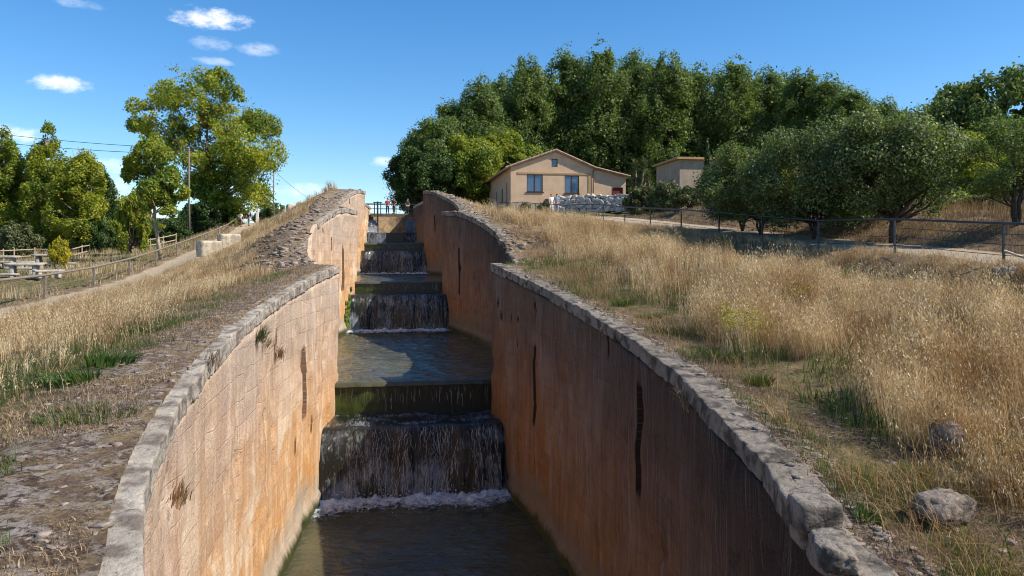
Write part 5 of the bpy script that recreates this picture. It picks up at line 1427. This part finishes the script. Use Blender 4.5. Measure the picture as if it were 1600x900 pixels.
# ------------------------------------------------------------------ poles and cables
def pole(px, yb, yt, d, label, mat='oldwood', r0=0.13, arm=True):
    x, y = at(px, d); z = gz(x, y) - 0.15; h = (400 - yt) * d / 1200 - z
    t = tag(empty('utility_pole', (x, y, z)), label, 'utility pole', 'poles along the left path')
    g = G(); g.tube([(0, 0, 0), (-0.06, 0, h * .5), (-0.02, 0, h)], [r0, r0 * .85, r0 * .65], 8); g.obj('shaft', M[mat], t, True)
    if arm:
        g = G(); g.box(-0.5, 0.5, -0.04, 0.04, h - 0.25, h - 0.17)
        for q in (-.42, .42): g.tube([(q, 0, h - .17), (q, 0, h - .02)], 0.035, 6)
        g.obj('crossarm', M['steel'], t)
    return (x, y, z + h)
pa = pole(296, 362, 232, 82, 'tall pale pole leaning slightly before the big tree')
pb = pole(428, 312, 266, 120, 'thin pole on the skyline right of the big tree', arm=False)
x, y = at(402, 98); z = gz(x, y); g = G(); g.box(-.16, .16, -.16, .16, -0.1, 2.0); g.box(-.2, .2, -.2, .2, 2.003, 2.1); tag(g.obj('marker_post', M['white_cloth'], loc=(x, y, z)), 'white square marker post beside the two walkers', 'post')
def cable(a, b, sag, label, r=0.016):
    a, b = Vector(a), Vector(b); pts = [a.lerp(b, i / 24) - Vector((0, 0, sag * 4 * (i / 24) * (1 - i / 24))) for i in range(25)]
    g = G(); g.tube(pts, r, 5); tag(g.obj('overhead_cable', M['steel']), label, 'cable', 'overhead cables')
cable(W(-260, 168, 84), pa, 0.8, 'upper overhead cable running to the tall pale pole', 0.028)
cable(W(-260, 185, 84), Vector(pa) - Vector((0, 0, .6)), 0.8, 'lower overhead cable running to the tall pale pole', 0.028)
cable(pb, W(520, 325, 150), 1.0, 'cable sloping down from the thin skyline pole', 0.025)
cable(W(-300, 16, 40), W(240, -40, 46), 0.3, 'overhead cable crossing the top left corner of the sky', 0.02)

# ------------------------------------------------------------------ footbridge at the top
fx0, fx1 = -4.6, 3.6; fy = ax_y(84.2); fz = 4.62
fb = tag(empty('footbridge', (0, fy, fz)), 'narrow footbridge with a thin railing above the topmost weir', 'footbridge')
g = G(); g.box(fx0, fx1, -0.6, 0.6, -0.14, 0); g.obj('deck', M['oldwood'], fb)
for s_ in (-0.56, 0.56):
    g = G(); g.tube([(fx0, s_, 1.05), (fx1, s_, 1.05)], 0.035, 6); g.tube([(fx0, s_, .55), (fx1, s_, .55)], 0.022, 6); g.obj('rail', M['steel'], fb)
    g = G(); g.box(-.03, .03, -.03, .03, 0.001, 1.03); me = g.mesh('post'); me.materials.append(M['steel'])
    for k_ in range(9):
        o = bpy.data.objects.new('post', me); col.objects.link(o); o.parent = fb; o.location = (fx0 + 0.1 + (fx1 - fx0 - .2) * k_ / 8, s_, 0)
x, y = float(W(590, 350, 82)[0]), ax_y(82.2)
sg = tag(empty('sluice_gear', (x, y - 0.2, 2.9)), 'dark sluice lifting gear on posts at the left end of the footbridge', 'sluice gear')
g = G(); g.box(-.09, .09, -.09, .09, -0.6, 2.9); g.obj('rack', M['steel'], sg)
g = G(); g.box(-.38, -.28, -.05, .05, 1.4, 2.75); g.box(.28, .38, -.05, .05, 1.4, 2.75); g.box(-.45, .45, -.06, .06, 2.752, 2.85); g.obj('frame', M['steel'], sg)

# ------------------------------------------------------------------ people
def skin_obj(name, pts, edges, rad, mat, parent, root=0, sub=1):
    me = bpy.data.meshes.new(name); me.from_pydata(pts, edges, []); me.update()
    o = link(name, me, mat, parent)
    md = o.modifiers.new('Skin', 'SKIN'); md.use_smooth_shade = True
    for i, v in enumerate(me.skin_vertices[0].data):
        v.radius = rad[i] if isinstance(rad[i], tuple) else (rad[i], rad[i]); v.use_root = (i == root)
    s = o.modifiers.new('Subdivision', 'SUBSURF'); s.levels = sub; s.render_levels = sub
    return o
def person(loc, rz, label, top, legs, hair='hair', h=1.72, stride=0.18, arm=0.1, shorts=False, hat=None):
    t = tag(empty('person', loc, rz), label, 'person'); k_ = h / 1.72
    t.scale = (k_, k_, k_)
    P = [(0, 0, .93), (0, .01, 1.12), (0, .01, 1.36), (0, 0, 1.47), (0, -.02, 1.54), (0, -.03, 1.63), (0, -.02, 1.70)]
    E = [(0, 1), (1, 2), (2, 3), (3, 4), (4, 5), (5, 6)]; Rr = [(.15, .11), (.135, .10), (.155, .105), (.06, .06), (.06, .065), (.082, .095), (.06, .075)]
    for s_ in (-1, 1):
        n = len(P); f = stride * s_
        P += [(s_ * .10, 0, .86), (s_ * .10, -f * .55, .48), (s_ * .10, -f * .9 + (0.05 if f < 0 else 0), .09), (s_ * .11, -f * .9 - .13, .04)]
        E += [(0, n), (n, n + 1), (n + 1, n + 2), (n + 2, n + 3)]; Rr += [.09, .062, .042, .04]
        n = len(P)
        P += [(s_ * .19, .01, 1.40), (s_ * (.24 + arm * .3), .03 + f * .3, 1.14), (s_ * (.23 + arm * .2), -.06 + f * .6, .92), (s_ * (.23 + arm * .2), -.09 + f * .7, .83)]
        E += [(2, n), (n, n + 1), (n + 1, n + 2), (n + 2, n + 3)]; Rr += [.062, .047, .036, .032]
    skin_obj('body', P, E, Rr, M['skin'], t, 0, 1)
    # shirt, trousers, hair follow the body slightly larger
    Sp = [P[0], P[1], P[2], (0, 0, 1.44)]; Se = [(0, 1), (1, 2), (2, 3)]; Sr = [(.165, .125), (.15, .115), (.17, .12), (.085, .08)]
    for s_, b in ((-1, 11), (1, 19)):
        n = len(Sp); a0, a1 = Vector(P[b]), Vector(P[b + 1]); Sp += [tuple(a0), tuple(a0.lerp(a1, .8))]; Se += [(2, n), (n, n + 1)]; Sr += [.078, .066]
    skin_obj('shirt', Sp, Se, Sr, M[top], t, 0, 1)
    Tp = [(0, 0, .98), (0, 0, .9)]; Te = [(0, 1)]; Tr = [(.16, .12), (.17, .13)]
    for s_, b in ((-1, 7), (1, 15)):
        n = len(Tp); a = [Vector(P[b]), Vector(P[b + 1]), Vector(P[b + 2])]
        Tp += [tuple(a[0]), tuple(a[1])] + ([] if shorts else [tuple(a[1].lerp(a[2], .9))])
        Te += [(1, n), (n, n + 1)] + ([] if shorts else [(n + 1, n + 2)]); Tr += [.10, .078] + ([] if shorts else [.062])
    skin_obj('shorts' if shorts else 'trousers', Tp, Te, Tr, M[legs], t, 0, 1)
    v, f = rock(6, 2.2, (.092, .108, .085), 3, 0.06); v[:, 2] = np.maximum(v[:, 2], -0.02 - 0.5 * np.maximum(v[:, 1], 0)); link('hair', mesh_np('hair', v + [0, 0.012, 1.685], f, smooth=True), M[hair], t)
    for s_ in (-1, 1):   # shoes
        b = 7 if s_ < 0 else 15; a = P[b + 3]; v, f = rock(4, 4, (.048, .13, .045), 2, 0.03); link('shoe', mesh_np('shoe', v + [a[0], a[1] + .03, .045], f, smooth=True), M['dark_cloth'], t)
    return t
def stand(px, d, rz, *a, **kw):
    x, y = at(px, d); return person((x, y, gz(x, y) + 0.0), rz, *a, **kw)
stand(376, 90, 2.8, 'walker in a white shirt and dark trousers on the left path', 'white_cloth', 'brown_cloth', h=1.75)
stand(389, 91, 2.9, 'walker in a dark navy top on the left path', 'navy_cloth', 'blue_cloth', h=1.8)
stand(861.5, 71, 0.3, 'auburn haired visitor in a white top beside the boulder wall', 'white_cloth', 'white_cloth', 'hair_red', stride=0.1)
stand(870, 71.5, -0.2, 'visitor in a pale blue top leaning by the boulder wall, right of the pair', 'blue_cloth', 'blue_cloth', stride=0.05)
def on_bridge(px, *a, **kw):
    x = float(W(px, 330, 84.2)[0]); person((x, fy + 0.1, fz), *a, **kw)
on_bridge(605.5, 0.2, 'person in a red top standing on the footbridge', 'red_cloth', 'navy_cloth', h=1.7, stride=.05)
on_bridge(615.5, -0.5, 'person in brown standing on the footbridge right of the one in red', 'brown_cloth', 'brown_cloth', h=1.75, stride=.05)
on_bridge(637, 0.6, 'person in dark clothes on the footbridge under the tree', 'dark_cloth', 'dark_cloth', h=1.7, stride=.05)

# ------------------------------------------------------------------ light, sky, camera
EL = math.radians(45); AZ = math.atan2(0.92, -0.38)
sun = bpy.data.lights.new('sun', 'SUN'); sun.energy = 5.0; sun.angle = math.radians(0.53); sun.color = (1.0, 0.93, 0.82)
so = bpy.data.objects.new('sun', sun); col.objects.link(so); so.location = (30, -20, 40)
dv = Vector((math.sin(AZ) * math.cos(EL), math.cos(AZ) * math.cos(EL), math.sin(EL)))
so.rotation_euler = (-dv).to_track_quat('-Z', 'Y').to_euler()
w = bpy.data.worlds.new('World'); scene.world = w; w.use_nodes = True
t = w.node_tree; t.nodes.clear()
def wn(typ, **kw):
    x = t.nodes.new('ShaderNode' + typ)
    for k_, v in kw.items(): setattr(x, k_, v)
    return x
sky = wn('TexSky', sky_type='NISHITA'); sky.sun_disc = False; sky.sun_elevation = EL; sky.sun_rotation = AZ; sky.altitude = 800; sky.air_density = 1.0; sky.dust_density = 0.4; sky.ozone_density = 3.0
tc = wn('TexCoord')
def wmath(op, a, b):
    m = wn('Math', operation=op)
    for i, q in ((0, a), (1, b)):
        if isinstance(q, (int, float)): m.inputs[i].default_value = q
        else: t.links.new(q, m.inputs[i])
    return m.outputs[0]
nz = wn('TexNoise'); nz.inputs['Scale'].default_value = 42; nz.inputs['Detail'].default_value = 6; nz.inputs['Roughness'].default_value = 0.62
mp = wn('Mapping'); mp.inputs['Scale'].default_value = (1, 1, 2.0); t.links.new(tc.outputs['Generated'], mp.inputs[0]); t.links.new(mp.outputs[0], nz.inputs['Vector'])
total = None
# small fair weather clouds: direction, half width, half height (radians), strength
for (px, py, a, b, s_) in [(325, 28, .046, .014, 1.2), (97, 131, .035, .011, 0.95), (402, 77, .026, .009, .5), (335, 96, .026, .006, .4), (330, 68, .024, .010, .4), (15, 209, .045, .011, .9), (165, 260, .026, .010, .6), (170, 290, .03, .014, .6), (480, 300, .05, .012, .5), (600, 253, .024, .008, .6), (40, 285, .05, .012, .5), (350, 300, .05, .015, .5), (120, 5, .03, .006, .3), (560, 325, .04, .008, .4)]:
    v = W(px, py, 1.0) + np.array([OFF * CT, 0, 0]); v /= np.linalg.norm(v)
    e1 = np.array([v[1], -v[0], 0]); e1 /= np.linalg.norm(e1); e2 = np.cross(e1, v)
    us = []
    for e, q in ((e1, a), (e2, b)):
        d_ = wn('VectorMath', operation='DOT_PRODUCT'); t.links.new(tc.outputs['Generated'], d_.inputs[0]); d_.inputs[1].default_value = tuple(e / q)
        us.append(d_.outputs['Value'])
    f_ = wn('VectorMath', operation='DOT_PRODUCT'); t.links.new(tc.outputs['Generated'], f_.inputs[0]); f_.inputs[1].default_value = tuple(v)
    r2 = wmath('ADD', wmath('MULTIPLY', us[0], us[0]), wmath('MULTIPLY', us[1], us[1]))
    m = wmath('MULTIPLY', wmath('MAXIMUM', wmath('SUBTRACT', 1.0, r2), -1.5), 1.0)
    m = wmath('ADD', m, wmath('MULTIPLY', wmath('SUBTRACT', nz.outputs[0], 0.5), 3.0))
    ms = wn('MapRange', clamp=True, interpolation_type='SMOOTHSTEP'); t.links.new(m, ms.inputs[0]); ms.inputs[1].default_value = 0.0; ms.inputs[2].default_value = 1.5; ms.inputs[4].default_value = min(1.0, s_ * 0.85)
    fr = wmath('MULTIPLY', ms.outputs[0], wmath('GREATER_THAN', f_.outputs['Value'], 0.5))
    total = fr if total is None else wmath('MAXIMUM', total, fr)
cm = wn('Mix', data_type='RGBA'); t.links.new(total, cm.inputs['Factor'])
hs = wn('HueSaturation'); hs.inputs['Saturation'].default_value = 1.3; hs.inputs['Value'].default_value = 1.0; t.links.new(sky.outputs[0], hs.inputs['Color'])
t.links.new(hs.outputs[0], cm.inputs[6]); cm.inputs[7].default_value = (7.6, 7.7, 8.2, 1)
bg = wn('Background'); bg.inputs[1].default_value = 0.128; t.links.new(cm.outputs[2], bg.inputs[0])
out = wn('OutputWorld'); t.links.new(bg.outputs[0], out.inputs[0])

cam = bpy.data.cameras.new('camera'); cam.sensor_width = 36; cam.lens = 27.0; cam.shift_y = -50 / 1600; cam.clip_end = 3000; cam.clip_start = 0.05
co = bpy.data.objects.new('camera', cam); col.objects.link(co)
co.location = (-OFF * CT, 0, 0); co.rotation_euler = (math.pi / 2, 0, -TH)
scene.camera = co
scene.view_settings.view_transform = 'Standard'; scene.view_settings.look = 'None'; scene.view_settings.gamma = 1; scene.view_settings.exposure = 0.5
scene.view_settings.use_curve_mapping = False
scene.cycles.max_bounces = 8; scene.cycles.diffuse_bounces = 3; scene.cycles.transparent_max_bounces = 12; scene.cycles.caustics_reflective = False; scene.cycles.caustics_refractive = False
scene.cycles.use_denoising = True; scene.cycles.filter_width = 1.05
